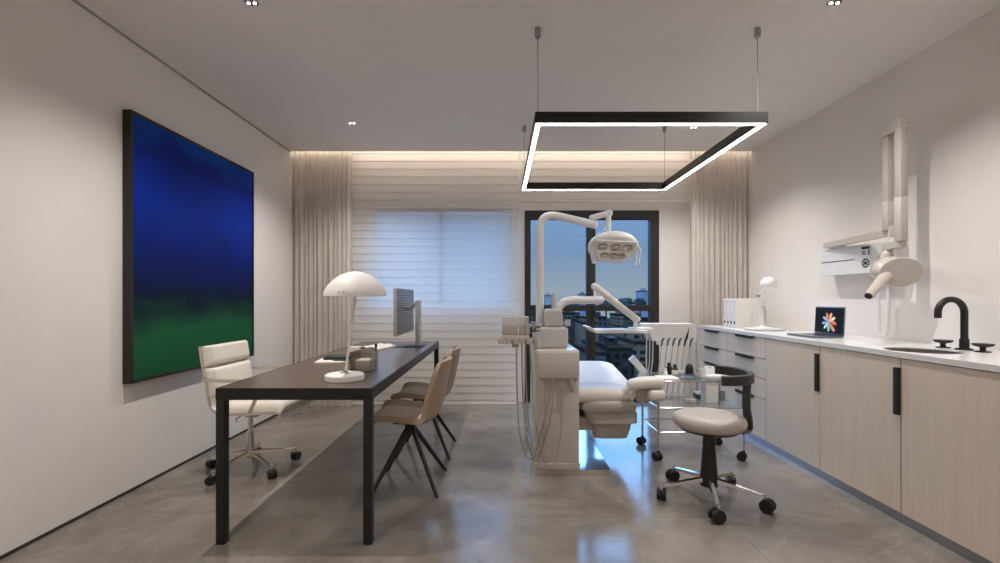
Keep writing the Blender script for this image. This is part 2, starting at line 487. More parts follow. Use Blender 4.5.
# ------------------------------------------------------------------ blinds
def blind(name, label, x0, x1, z0, z1, Y):
    t = thing(name, label, 'blind', ((x0 + x1) / 2, Y, z0))
    P = []; c = .0855
    z = z1
    P.append((z, 0))
    while z > z0 + .02:
        b = max(z - c, z0 + .012)
        hgt = z - b
        P += [(z - hgt * .3, -.004), (z - hgt * .65, -.0085), (z - hgt * .88, -.0115), (b + hgt * .05, -.0115), (b, -.001)]
        z = b
    grid = [[(x0 + (x1 - x0) * k / 6, Y + dy, zz) for k in range(7)] for zz, dy in P]
    obj('fabric', G().sheet(grid), M['blind'], t, smooth=25)
    obj('bottom_rail', G().box(x0, x1, Y - .012, Y + .006, z0 - .012, z0 + .012, .004), M['whitemat'], t)
    obj('head_rail', G().box(x0, x1, Y - .02, Y + .03, z1, z1 + .06, .004), M['whitemat'], t)
    return t
blind('sheer_blind', 'wide sheer blind with horizontal folds lowered to the floor over the glowing window', -1.66, .20, .013, 2.87, 5.0)
blind('sheer_blind', 'raised sheer blind ending just above the black glass door', .235, 2.10, 2.26, 2.87, 5.0)

def curtain(label, x0, x1, seed):
    rnd = random.Random(seed)
    nx = 180
    ph = [rnd.uniform(0, 6.28) for _ in range(4)]
    nf = 12.5
    grid = []
    zs = [0.004, .05, .2, .5, .9, 1.4, 1.9, 2.3, 2.6, 2.74, 2.80, 2.87]
    for z in zs:
        row = []
        tpin = max(0, (z - 2.3) / .57)
        for i in range(nx + 1):
            u = i / nx
            a = 2 * PI * nf * u + .9 * math.sin(2 * PI * 2.3 * u + ph[0]) + .12 * math.sin(z * 1.1 + ph[2])
            y = .030 * math.sin(a) + .010 * math.sin(a * 2.1 + ph[1]) * (1 - .5 * tpin) + .008 * math.sin(a * .5 + z * .7 + ph[3])
            x = x0 + (x1 - x0) * u + .006 * math.sin(2 * a)
            row.append((min(max(x, x0), x1), 4.905 + y * (1 - .25 * tpin), z))
        grid.append(row)
    g = G().sheet(grid)
    o = obj('curtain', g, M['curtain'], smooth=60)
    tag(o, label, 'curtain')
    return o
curtain('beige linen curtain hanging in folds beside the left wall and painting', XL + .005, -1.61, 3)
curtain('beige linen curtain hanging in folds behind the counter end and right wall', 2.075, XR - .005, 5)

# ------------------------------------------------------------------ ceiling fixtures
def spotlight(x, y, label):
    t = thing('ceiling_spotlight', label, 'ceiling light', (x, y, H), 'recessed twin spotlights')
    obj('housing', G().prism(rrect(x - .034, x + .034, y - .018, y + .018, .01), 'z', H - .003, H), M['darkgrey'], t)
    for s in (-1, 1):
        obj('lens', G().cyl((x + s * .017, y, H - .005), (x + s * .017, y, H - .002), .0075, seg=16), M['spot'], t)
    return t
SPOTS = [(-1.335, 4.06, 'small twin ceiling spotlight in front of the left curtain'),
         (-1.33, 2.41, 'small twin ceiling spotlight above the near end of the desk, at the top edge'),
         (1.79, 4.16, 'small twin ceiling spotlight seen through the hanging frame light'),
         (1.79, 2.41, 'small twin ceiling spotlight at the top right edge near the counter')]
for x, y, l in SPOTS: spotlight(x, y, l)

# suspended rectangular frame light
fx0, fx1, fy0, fy1, fz0, fz1 = .205, 1.562, 2.62, 4.25, 2.202, 2.268
bw = .037
t = thing('pendant_light', 'black rectangular frame light with white glowing underside hung on four cables', 'pendant light', ((fx0 + fx1) / 2, (fy0 + fy1) / 2, fz0))
def frame_ring(x0, x1, y0, y1, w, z0, z1):
    g = G()
    out = [(x0, y0), (x1, y0), (x1, y1), (x0, y1)]
    inn = [(x0 + w, y0 + w), (x1 - w, y0 + w), (x1 - w, y1 - w), (x0 + w, y1 - w)]
    bm = g.bm
    v = {}
    for nm, ps in (('o', out), ('i', inn)):
        for zz in (z0, z1):
            v[nm, zz] = [bm.verts.new((p[0], p[1], zz)) for p in ps]
    for k in range(4):
        j = (k + 1) % 4
        bm.faces.new((v['o', z0][k], v['o', z0][j], v['o', z1][j], v['o', z1][k]))
        bm.faces.new((v['i', z0][j], v['i', z0][k], v['i', z1][k], v['i', z1][j]))
        bm.faces.new((v['o', z1][k], v['o', z1][j], v['i', z1][j], v['i', z1][k]))
        bm.faces.new((v['o', z0][j], v['o', z0][k], v['i', z0][k], v['i', z0][j]))
    return g
obj('frame', frame_ring(fx0, fx1, fy0, fy1, bw, fz0, fz1), M['black'], t, smooth=0)
obj('diffuser', frame_ring(fx0 + .006, fx1 - .006, fy0 + .006, fy1 - .006, bw - .012, fz0 - .003, fz0 - .0005), M['ledwhite'], t, smooth=0)
for x in (.222, 1.51):
    for y in (2.64, 4.13):
        c = obj('cable', G().cyl((x, y, fz1), (x, y, H - .05), .0022, seg=6), M['cable'], t)
        obj('ceiling_cup', G().lathe([(.016, 0), (.018, .004), (.018, .052), (.014, .055)], (x, y, H - .055), 16), M['steel'], c)

# ------------------------------------------------------------------ painting
PX = XL + .052
t = thing('painting', 'large framed abstract painting, deep blue above a green band, on the left wall', 'painting', (XL + .026, 3.365, .67))
py0, py1, pz0, pz1 = 2.693, 4.04, .668, 2.312
g = G()
for a in ((py0, py1, pz0, pz0 + .018), (py0, py1, pz1 - .018, pz1), (py0, py0 + .018, pz0 + .018, pz1 - .018), (py1 - .018, py1, pz0 + .018, pz1 - .018)):
    g.box(XL + .001, PX, a[0], a[1], a[2], a[3])
obj('frame', g, M['canvasframe'], t, smooth=0)
obj('canvas', G().box(XL + .004, PX - .006, py0 + .018, py1 - .018, pz0 + .018, pz1 - .018), M['paint'], t, smooth=0)

# ------------------------------------------------------------------ desk
dx0, dx1, dyy0, dyy1, dz = -1.362, -.614, 2.154, 4.52, .75
lw = .042
t = thing('desk', 'long dark brown desk with square black legs by the left side', 'desk', ((dx0 + dx1) / 2, (dyy0 + dyy1) / 2, 0))
obj('tabletop', G().box(dx0 + .012, dx1 - .012, dyy0 + .012, dyy1 - .012, dz - .03, dz), M['walnut'], t, smooth=0)
g = frame_ring(dx0, dx1, dyy0, dyy1, .012, dz - .056, dz)
g.box(dx0 + .012, dx1 - .012, dyy0 + .012, dyy0 + .042, dz - .056, dz - .031); g.box(dx0 + .012, dx1 - .012, dyy1 - .042, dyy1 - .012, dz - .056, dz - .031)
obj('frame', g, M['black'], t, smooth=0)
for x in (dx0, dx1 - lw):
    for y in (dyy0, dyy1 - lw):
        obj('leg', G().box(x, x + lw, y, y + lw, 0, dz - .056, .003), M['black'], t)

# desk lamp
lx, ly = -.823, 2.385
t = thing('desk_lamp', 'white dome shade lamp on the near end of the dark desk', 'lamp', (lx, ly, dz))
obj('base', G().lathe([(.096, 0), (.1, .003), (.1, .027), (.096, .031), (.01, .032)], (lx, ly, dz), 48), M['enamel'], t)
obj('joint', G().ball((lx + .004, ly, dz + .037), .018, .014, .012).box(lx - .025, lx + .03, ly - .006, ly + .006, dz + .03, dz + .04, .003), M['chrome'], t)
top = Vector((-.766, ly, 1.20))
obj('stem', G().cyl((lx + .004, ly, dz + .034), top, .0065, seg=12), M['enamel'], t)
prof = []
Rr, Hh = .161, .132
for k in [0, 1, 2, 3, 4, 5, 6, 7, 8, 9, 10, 10.7, 11.3, 11.7, 11.9, 12]:
    prof.append((Rr * max(0, 1 - (k / 12) ** 1.7) ** .55, Hh * k / 12))
inner = [(max(r - .004, .001), max(z - .004, 0.0005)) for r, z in prof]
obj('shade', G().lathe(inner[::-1] + prof, (-.766, ly, 1.192), 56), M['enamel'], t)
obj('bulb_holder', G().cyl((-.766, ly, 1.20), (-.766, ly, 1.318), .016, seg=14), M['enamel'], t)
g = G()
for s in (-.012, .012): g.cyl((-.766 - .02 + s, ly - .155, 1.212), (-.766 - .02 + s, ly - .162, 1.212), .004, seg=10)
obj('rivets', g, M['chrome'], t)

# monitor: seen from behind, on a flat-bar stand
mx_, my0, my1 = -.845, 3.69, 4.40
t = thing('monitor', 'grey desktop monitor turned away, lattice back, on the far end of the desk', 'monitor', (-.80, 4.03, dz))
sh = obj('housing', G().box(mx_ - .027, mx_, my0, my1, .868, 1.268, .004), M['monitor'], t)
obj('back_panel', G().box(mx_, mx_ + .003, my0 + .012, my1 - .012, .88, 1.256), M['lattice'], sh, smooth=0)
obj('screen', G().box(mx_ - .030, mx_ - .0272, my0 + .01, my1 - .01, .878, 1.258), M['blackplastic'], sh, smooth=0)
obj('stand_base', G().box(-.925, -.685, 3.955, 4.135, dz, dz + .009, .003), M['darkgrey'], t)
obj('stand_post', G().box(-.750, -.716, 3.985, 4.105, dz + .009, 1.165, .003), M['monitor'], t)
obj('stand_hinge', G().sweep([(mx_ + .003, 4.045, 1.09), (mx_ + .045, 4.045, 1.085), (-.752, 4.045, 1.135)], [(-.012, -.035), (.012, -.035), (.012, .035), (-.012, .035)], up=(0, 0, 1)), M['steel'], t)

# letter holder
ox0, ox1, oy0, oy1 = -.868, -.746, 2.60, 2.75
t = thing('desk_organizer', 'smoky clear desk organizer standing behind the white dome lamp', 'organizer', ((ox0 + ox1) / 2, (oy0 + oy1) / 2, dz))
g = G()
g.box(ox0, ox1, oy0, oy1, dz, dz + .005)
g.box(ox0, ox1, oy0, oy0 + .004, dz + .005, dz + .118); g.box(ox0, ox1, oy1 - .004, oy1, dz + .005, dz + .118)
g.box(ox0, ox0 + .004, oy0 + .004, oy1 - .004, dz + .005, dz + .118); g.box(ox1 - .004, ox1, oy0 + .004, oy1 - .004, dz + .005, dz + .118)
g.box(ox0 + .02, ox0 + .023, oy0 + .004, oy1 - .004, dz + .005, dz + .118)
obj('box', g, M['smoke'], t, smooth=0)
o = obj('note_block', G().box(ox0 + .028, ox1 - .012, oy0 + .012, oy1 - .03, dz + .0055, dz + .07), M['paper'], smooth=0)
tag(o, 'block of white note paper inside the smoky desk organizer', 'note paper')
o = obj('marker_pen', G().cyl((-.757, 2.735, dz + .006), (-.754, 2.735, dz + .135), .0055, seg=12).cyl((-.754, 2.735, dz + .135), (-.7535, 2.735, dz + .155), .0075, seg=12), M['blackplastic'])
tag(o, 'black pen standing upright in the smoky desk organizer', 'pen')
R12 = Matrix.Rotation(.12, 3, 'Z')
o = obj('paper_pad', G().box(-1.235, -1.045, 2.97, 3.16, dz, dz + .012, .002, rot=((-1.13, 3.07, dz), R12)), M['paper'], smooth=0)
tag(o, 'flat white paper pad on the desk under the dark green notebook', 'paper pad')
o = obj('notebook', G().box(-1.20, -1.03, 3.06, 3.20, dz + .0125, dz + .034, .003, rot=((-1.13, 3.07, dz), R12)), M['green'])
tag(o, 'dark green notebook lying on the white paper pad', 'notebook')
o = obj('ballpoint_pen', G().cyl((-1.12, 3.015, dz + .018), (-1.02, 2.995, dz + .018), .0045, seg=10), M['blackplastic'])
tag(o, 'thin dark pen lying across the white paper pad', 'pen')
o = obj('card_box', G().box(-1.215, -1.125, 3.60, 3.66, dz, dz + .042, .003), M['whitemat'])
tag(o, 'small white box on the desk behind the dome lamp stem', 'box')
t = thing('open_book', 'open white book lying on the far left side of the desk', 'book', (-1.08, 3.93, dz))
RB = Matrix.Rotation(-.25, 3, 'Z'); cb = Vector((-1.08, 3.93, 0))
def book_half(s):
    g = []
    for i in range(9):
        u = i / 8
        row = []
        for yv in (-.15, .15):
            x = s * u * .11
            row.append(cb + RB @ Vector((x, yv, dz + .006 + .014 * math.sin(PI * min(1, u * 1.25)) * (1 - u * .4) + .006 * (1 - u))))
        g.append(row)
    return G().shell(g, .006)
obj('page_block', book_half(-1), M['paper'], t); obj('page_block', book_half(1), M['paper'], t)
obj('cover', G().box(-1.08 - .115, -1.08 + .115, 3.93 - .155, 3.93 + .155, dz, dz + .003, rot=(cb + Vector((0, 0, dz)), RB)), M['whitemat'], t, smooth=0)

# ------------------------------------------------------------------ casters and star bases
def caster(parent, x, y, r, yaw, mat_w, name='caster'):
    ca, sa = math.cos(yaw), math.sin(yaw)
    ax = Vector((-sa, ca, 0)); c = Vector((x, y, r)); 
    fw = Vector((ca, sa, 0)); off = fw * (-.012)
    g = G()
    for s in (-1, 1):
        p = c + off + ax * (s * .016)
        g.cyl(p - ax * .009, p + ax * .009, r, seg=22)
    # hood and pin
    g.cyl(c + off - ax * .006, c + off + ax * .006, r * .9, seg=18)
    g.cyl(c + Vector((0, 0, r * .4)), c + Vector((0, 0, r * 1.5)), .009, seg=10)
    o = obj(name, g, mat_w, parent)
    obj('wheel_hub', G().cyl(c + off - ax * .027, c + off + ax * .027, r * .38, seg=14), M['darkgrey'], o) if False else None
    return o

def star_base(root, R, a0, r_c, zh, z_out, m_leg, w=.024):
    for k in range(5):
        a = math.radians(a0 + 72 * k)
        d = Vector((math.cos(a), math.sin(a), 0))
        pts = [d * .02 + Vector((0, 0, zh)), d * (R * .5) + Vector((0, 0, (zh + z_out) / 2 + .004)), d * R + Vector((0, 0, z_out))]
        g = G().sweep(spline(pts, 5), [(-.012, -w / 2), (.006, -w * .36), (.012, 0), (.006, w * .36), (-.012, w / 2)], up=(0, 0, 1), scale=[1.25 - .6 * i / 10 for i in range(11)])
        g.cyl(d * R + Vector((0, 0, z_out - .02)), d * R + Vector((0, 0, z_out + .012)), .011, .009, 14)
        leg = obj('leg', g, m_leg, root)
        caster(leg, d.x * R, d.y * R, r_c, a + 1.1 + k * .9, M['blackplastic'])

# white soft pad office chair (faces +X, the desk)
t = thing('office_chair', 'cream padded swivel office chair on casters behind the desk by the left wall', 'office chair', (0, 0, 0))
star_base(t, .285, 182, .028, .115, .075, M['alu'])
obj('column', G().cyl((0, 0, .075), (0, 0, .26), .026, .024).cyl((0, 0, .26), (0, 0, .40), .016), M['alu'], t)
obj('seat_plate', G().box(-.10, .10, -.09, .09, .395, .425, .01).box(-.03, .06, -.03, .03, .36, .40, .008), M['alu'], t)
obj('lever', G().tube([(.0, -.05, .40), (.02, -.2, .395), (.05, -.235, .39)], .005, 8), M['alu'], t)
CX = .095
prof_c = [p + Vector((CX, 0, 0)) for p in spline([(.245, 0, .425), (.20, 0, .445), (.05, 0, .437), (-.12, 0, .432), (-.20, 0, .452), (-.235, 0, .52), (-.255, 0, .65), (-.278, 0, .775), (-.292, 0, .868)], 5)]
def along(u):
    f = u * (len(prof_c) - 1); i = min(int(f), len(prof_c) - 2); return prof_c[i].lerp(prof_c[i + 1], f - i)
grid = [[p + Vector((0, y, 0)) for y in (-.222, -.12, 0, .12, .222)] for p in prof_c]
obj('sling', G().shell(grid, .008), M['leather'], t)
for s in (-1, 1):
    obj('side_rail', G().strap([p + Vector((0, s * .229, 0)) for p in prof_c], .014, .012, (0, 1, 0)), M['alu'], t)
    arm = [p + Vector((CX, 0, 0)) for p in fillet([(-.262, s * .252, .66), (-.10, s * .275, .655), (.10, s * .275, .655), (.13, s * .275, .60), (.05, s * .252, .45)], .05)]
    obj('armrest', G().strap(arm, .022, .008, (0, 1, 0)), M['alu'], t)
def pad(u0, u1, name, th, off):
    rows = []
    n = 22
    g = []
    for i in range(n + 1):
        u = u0 + (u1 - u0) * i / n
        p = along(u); q = along(min(u + .01, 1)); p0 = along(max(u - .01, 0))
        tg = (q - p0).normalized(); nr = Vector((tg.z, 0, -tg.x))     # into the sitter's side
        e = 1 - abs(2 * i / n - 1) ** 9
        g.append((p, nr, e))
    rings = []
    ny = 22
    for p, nr, e in g:
        ring = []
        top = []; bot = []
        for j in range(ny + 1):
            v = -1 + 2 * j / ny
            ev = 1 - abs(v) ** 14
            hh = th * (.35 + .65 * min(e, 1) * ev ** .6)
            top.append(p + Vector((0, v * .222, 0)) + nr * (off + hh)); bot.append(p + Vector((0, v * .222, 0)) + nr * off)
        rings.append(top + bot[::-1])
    return obj(name, G().ring_loft(rings), M['leather'], t, smooth=50)
sgn = .004
pad(.83, 1.0, 'back_pad', .055, sgn); pad(.645, .822, 'back_pad', .05, sgn); pad(.06, .48, 'seat_pad', .06, sgn)
obj('front_bar', G().cyl((.243 + CX, -.24, .425), (.243 + CX, .24, .425), .011, seg=12), M['alu'], t)
t.location = (-1.735, 3.13, 0); t.rotation_euler = (0, 0, math.radians(-2))

# tan shell chairs (face -X, the desk)
t = thing('side_chair', 'tan leather shell chair with slim black legs, nearer of the two at the desk', 'chair', (0, 0, 0), 'tan shell chairs at the desk')
prof_s = spline([(-.218, 0, .404), (-.205, 0, .432), (-.12, 0, .440), (0, 0, .425), (.10, 0, .425), (.165, 0, .455), (.20, 0, .54), (.225, 0, .66), (.25, 0, .80)], 5)
grid = []
L = len(prof_s)
for i, p in enumerate(prof_s):
    u = i / (L - 1)
    wd = .225 if u < .45 else .225 - .03 * (u - .45) / .55
    if u < .12: wd *= .86 + .14 * (u / .12) ** .5
    if u > .93: wd *= 1 - .16 * ((u - .93) / .07) ** 2
    k = min(1, max(0, (u - .42) / .3))
    row = []
    for j in range(15):
        v = -1 + 2 * j / 14
        row.append(p + Vector((-k * .075 * abs(v) ** 2.2 * (1 - .4 * max(0, (u - .8) / .2)), v * wd, (1 - k) * .035 * abs(v) ** 3 + (-.012 * k * abs(v) ** 4 if u > .93 else 0))))
    grid.append(row)
obj('shell', G().shell(grid, .03), M['tan'], t, smooth=60)
ge = []
for i, p in enumerate(prof_s[3:22]):
    ge.append([p + Vector((0, y, .019)) for y in (-.14, -.07, 0, .07, .14)])
obj('seat_cushion', G().shell(ge, .012), mat('tan_seat_fabric', srgb(176, 160, 138), .75, bump=.05, bscale=250), t, smooth=60)
obj('hub', G().cyl((0, 0, .335), (0, 0, .415), .03, .045, 20).box(-.09, .09, -.09, .09, .40, .414, .004), M['black'], t)
for sx in (-1, 1):
    for sy in (-1, 1):
        obj('leg', G().cyl((sx * .012, sy * .012, .365), (sx * .2, sy * .212, 0), .0165, .0115, 14), M['black'], t)
t.location = (-.572, 2.875, 0)
dup(t, (-.572, 3.515, 0), 0, 'tan leather shell chair with slim black legs, farther of the two at the desk')

# ------------------------------------------------------------------ stool
t = thing('dental_stool', 'round taupe swivel stool with curved dark backrest in front of the counter', 'stool', (0, 0, 0))
star_base(t, .285, 183, .037, .125, .085, M['chrome'], .030)
obj('column', G().lathe([(.05, .085), (.05, .10), (.047, .16), (.036, .30), (.034, .405), (.02, .410)], (0, 0, 0), 24), M['blackplastic'], t)
obj('seat', G().lathe([(.02, .424), (.17, .424), (.194, .438), (.201, .464), (.194, .487), (.17, .501), (.11, .506), (.01, .507)], (0, 0, 0), 48), M['stool'], t, smooth=60)
obj('seat_pan', G().lathe([(.02, .405), (.155, .409), (.175, .424)], (0, 0, 0), 32).box(-.02, .20, -.045, -.015, .407, .423, .003), M['blackplastic'], t)
bp_ = []
for k in range(25):
    a = math.radians(-106 + 164 * k / 24)
    bp_.append(((.025) + .190 * math.cos(a), .215 * math.sin(a), .735))
obj('backrest', G().sweep(bp_, [(-.027, -.010), (-.022, -.015), (.022, -.015), (.027, -.010), (.027, .010), (.022, .015), (-.022, .015), (-.027, .010)], up=(0, 0, 1)), M['darkgrey'], t)
obj('back_post', G().sweep(spline([(.210, -.03, .725), (.206, -.03, .64), (.204, -.03, .55), (.218, -.03, .46), (.212, -.03, .420), (.16, -.03, .414)], 6), [(-.010, -.020), (.010, -.020), (.010, .020), (-.010, .020)], up=(0.3, 0, 1) if False else None), M['darkgrey'], t)
t.location = (1.228, 2.645, 0)

# ------------------------------------------------------------------ counter run
CF = 2.107
def cabinet(y0, y1, kind, label):
    t = thing('drawer_cabinet' if kind == 'd' else 'base_cabinet', label, 'cabinet', (2.41, (y0 + y1) / 2, 0), 'oak cabinets under the counter')
    bx = G()
    if kind == 'd': bx.box(CF + .02, XR - .004, y0 + .001, y1 - .001, .052, .866)
    else:
        bx.box(CF + .02, XR - .004, y0 + .001, y0 + .017, .052, .866); bx.box(CF + .02, XR - .004, y1 - .017, y1 - .001, .052, .866)
        bx.box(CF + .02, XR - .004, y0 + .017, y1 - .017, .052, .068); bx.box(XR - .012, XR - .004, y0 + .017, y1 - .017, .068, .866)
    obj('body', bx, M['oak'], t, smooth=0)
    if kind == 'd':
        zz = [(.052, .371), (.377, .533), (.539, .693), (.699, .863)]
        for z0, z1 in zz:
            d = obj('drawer', G().box(CF, CF + .0195, y0 + .002, y1 - .002, z0, z1, .001), M['oak'], t, smooth=0)
            yc = (y0 + y1) / 2
            obj('handle', G().box(CF - .018, CF, yc - .138, yc + .138, z1 - .003, z1 + .002).box(CF - .018, CF - .015, yc - .138, yc + .138, z1 - .016, z1 - .003), M['black'], d, smooth=0)
    else:
        d = obj('door', G().box(CF, CF + .0195, y0 + .0035, y1 - .0035, .052, .863, .001), M['oak'], t, smooth=0)
        obj('handle', G().box(CF - .016, CF, y0 + .001, y0 + .031, .566, .816, .002), M['black'], d, smooth=0)
    return t
ys = [4.765, 4.165, 3.565, 2.965, 2.365, 1.765]
labs = ['pale oak four-drawer cabinet at the far end of the counter against the curtain',
        'pale oak four-drawer cabinet beside the door cabinet under the white lamp',
        'pale oak door cabinet under the open laptop',
        'pale oak door cabinet under the round sink, left of the front cabinet',
        'pale oak door cabinet nearest the camera at the right picture edge']
for i in range(5): cabinet(ys[i + 1], ys[i], 'd' if i < 2 else 'o', labs[i])
struct('trim_3', G().box(2.118, 2.132, 1.765, 4.765, 0, .052), M['toe'])
# countertop with a round sink cut-out
SX, SY, SR = 2.302, 2.455, .162
ct0, ct1 = .868, .897
def top_with_hole():
    g = G(); bm = g.bm
    x0, x1, y0, y1 = CF - .006, XR - .003, 1.76, 4.768
    N = 48
    def border(a):
        dx, dy = math.cos(a), math.sin(a)
        # project on a square around the hole
        ax0, ax1, ay0, ay1 = x0, 2.60, SY - .3, SY + .3
        ts = []
        if dx > 1e-9: ts.append((ax1 - SX) / dx)
        if dx < -1e-9: ts.append((ax0 - SX) / dx)
        if dy > 1e-9: ts.append((ay1 - SY) / dy)
        if dy < -1e-9: ts.append((ay0 - SY) / dy)
        k = min(ts); return SX + dx * k, SY + dy * k
    angs = sorted([2 * PI * k / N for k in range(N)] + [math.atan2(yy - SY, xx - SX) % (2 * PI) for xx in (x0, 2.60) for yy in (SY - .3, SY + .3)])
    vi, vo = {}, {}
    for z in (ct0, ct1):
        vi[z] = [bm.verts.new((SX + SR * math.cos(a), SY + SR * math.sin(a), z)) for a in angs]
        vo[z] = [bm.verts.new((*border(a), z)) for a in angs]
    n = len(angs)
    for k in range(n):
        j = (k + 1) % n
        bm.faces.new((vi[ct1][k], vo[ct1][k], vo[ct1][j], vi[ct1][j]))
        bm.faces.new((vi[ct0][j], vo[ct0][j], vo[ct0][k], vi[ct0][k]))
        bm.faces.new((vi[ct0][k], vi[ct1][k], vi[ct1][j], vi[ct0][j]))
        if abs(vo[ct1][k].co.x - x0) < 1e-5 and abs(vo[ct1][j].co.x - x0) < 1e-5:
            bm.faces.new((vo[ct0][k], vo[ct0][j], vo[ct1][j], vo[ct1][k]))
    g.box(2.60, x1, SY - .3, SY + .3, ct0, ct1)
    g.box(x0, x1, y0, SY - .3, ct0, ct1); g.box(x0, x1, SY + .3, y1, ct0, ct1)
    return g
o = obj('countertop', top_with_hole(), M['stone'], smooth=0, loc=(2.41, 3.2, ct0))
tag(o, 'long white stone countertop over the oak cabinets along the right wall', 'countertop')
o = obj('sink_basin', G().lathe([(.001, ct0 - .10), (.10, ct0 - .098), (.14, ct0 - .07), (.157, ct0 - .02), (.159, ct1 - .006), (.1615, ct1 - .006), (.1615, ct0 - .02), (.144, ct0 - .074), (.10, ct0 - .103), (.001, ct0 - .105)], (SX, SY, 0), 48), M['sink'])
tag(o, 'round grey sink basin set into the white counter below the black faucet', 'sink')
# faucet and handles
fxx, fyy = 2.565, 2.486
t = thing('faucet', 'black gooseneck faucet rising from the white counter behind the sink', 'faucet', (fxx, fyy, ct1))
obj('flange', G().lathe([(.038, 0), (.038, .006), (.030, .009)], (fxx, fyy, ct1), 28), M['black'], t)
obj('collar', G().cyl((fxx, fyy, ct1 + .009), (fxx, fyy, ct1 + .06), .021, seg=24), M['black'], t)
arc = [(fxx, fyy, ct1 + .06), (fxx, fyy, ct1 + .12)]
ra = .073
for k in range(17):
    a = PI * k / 16
    arc.append((fxx - ra + ra * math.cos(a), fyy, ct1 + .205 + ra * math.sin(a)))
arc.append((fxx - 2 * ra, fyy, ct1 + .175))
obj('spout', G().tube(arc, .0165, 16), M['black'], t)
for y, lab in ((2.592, 'black disc tap handle on the counter left of the faucet'), (2.378, 'black disc tap handle on the counter right of the faucet')):
    t = thing('tap_handle', lab, 'tap handle', (2.552, y, ct1), 'black tap handles')
    obj('flange', G().lathe([(.032, 0), (.032, .005), (.02, .007)], (2.552, y, ct1), 24), M['black'], t)
    obj('stem', G().lathe([(.013, .006), (.012, .02), (.016, .03)], (2.552, y, ct1), 20), M['black'], t)
    obj('disc', G().lathe([(.016, .026), (.038, .032), (.044, .040), (.043, .045), (.02, .044), (.001, .044)], (2.552, y, ct1), 32), M['black'], t)

# laptop
m, nt, b = newmat('laptop_screen_picture'); n = nt.nodes.new
tc = n('ShaderNodeTexCoord'); sp = n('ShaderNodeSeparateXYZ'); nt.links.new(tc.outputs['Generated'], sp.inputs[0])
def mth(op, a, b_=None, c=None):
    x = n('ShaderNodeMath'); x.operation = op
    for i, v in enumerate((a, b_, c)):
        if v is None: continue
        if isinstance(v, (int, float)): x.inputs[i].default_value = v
        else: nt.links.new(v, x.inputs[i])
    return x.outputs[0]
u = mth('SUBTRACT', .50, sp.outputs['Y']); v = mth('SUBTRACT', sp.outputs['Z'], .44)
u = mth('MULTIPLY', u, 1.45)
ang = mth('ARCTAN2', u, v); rad = mth('SQRT', mth('ADD', mth('MULTIPLY', u, u), mth('MULTIPLY', v, v)))
pet = mth('ABSOLUTE', mth('SINE', mth('MULTIPLY', ang, 4.5)))
wob = n('ShaderNodeTexNoise'); wob.inputs['Scale'].default_value = 9; nt.links.new(tc.outputs['Object'], wob.inputs['Vector'])
edge = mth('MULTIPLY_ADD', pet, .22, mth('MULTIPLY_ADD', wob.outputs['Fac'], .42, -.02))
mask = mth('GREATER_THAN', edge, rad)
hue = mth('MULTIPLY_ADD', ang, 1 / (2 * PI), .5)
rp = n('ShaderNodeValToRGB')
cs = [(0, (110, 220, 190)), (.14, (225, 240, 245)), (.26, (60, 110, 220)), (.36, (200, 215, 240)), (.46, (230, 110, 50)), (.56, (250, 190, 120)), (.68, (250, 235, 215)), (.8, (225, 70, 60)), (.9, (235, 150, 150)), (1, (110, 220, 190))]
rp.color_ramp.elements[0].color = srgb(*cs[0][1]); rp.color_ramp.elements[1].color = srgb(*cs[-1][1])
for p_, c_ in cs[1:-1]:
    e = rp.color_ramp.elements.new(p_); e.color = srgb(*c_)
nt.links.new(hue, rp.inputs[0])
b.inputs['Base Color'].default_value = (.004, .004, .005, 1); b.inputs['Roughness'].default_value = .25
nt.links.new(rp.outputs[0], b.inputs['Emission Color'])
shade = mth('MULTIPLY_ADD', pet, .55, .35)
nt.links.new(mth('MULTIPLY', mask, shade), b.inputs['Emission Strength'])
M['laptopscreen'] = m
lt = mat('space_grey_metal', srgb(120, 126, 138), .35, metal=.8)
t = thing('laptop', 'open grey laptop showing a bright petal picture, on the white counter', 'laptop', (2.36, 3.345, ct1))
bs = obj('base', G().prism(rrect(2.225, 2.44, 3.195, 3.495, .01), 'z', ct1 + .002, ct1 + .014), lt, t)
obj('keyboard', G().box(2.325, 2.425, 3.21, 3.48, ct1 + .014, ct1 + .015), M['blackplastic'], bs, smooth=0)
obj('trackpad', G().box(2.24, 2.31, 3.29, 3.40, ct1 + .014, ct1 + .0146), M['steel'], bs, smooth=0)
RL = Matrix.Rotation(.05, 3, 'Y'); hc = Vector((2.443, 3.345, ct1 + .012))
ld = obj('lid', G().box(2.44, 2.446, 3.195, 3.495, ct1 + .012, ct1 + .222, .002, rot=(hc, RL)), lt, t)
obj('screen', G().box(2.4385, 2.4398, 3.203, 3.487, ct1 + .028, ct1 + .214, rot=(hc, RL)), M['laptopscreen'], ld, smooth=0)
obj('hinge', G().cyl((2.441, 3.23, ct1 + .012), (2.441, 3.46, ct1 + .012), .005, seg=10), M['blackplastic'], t)

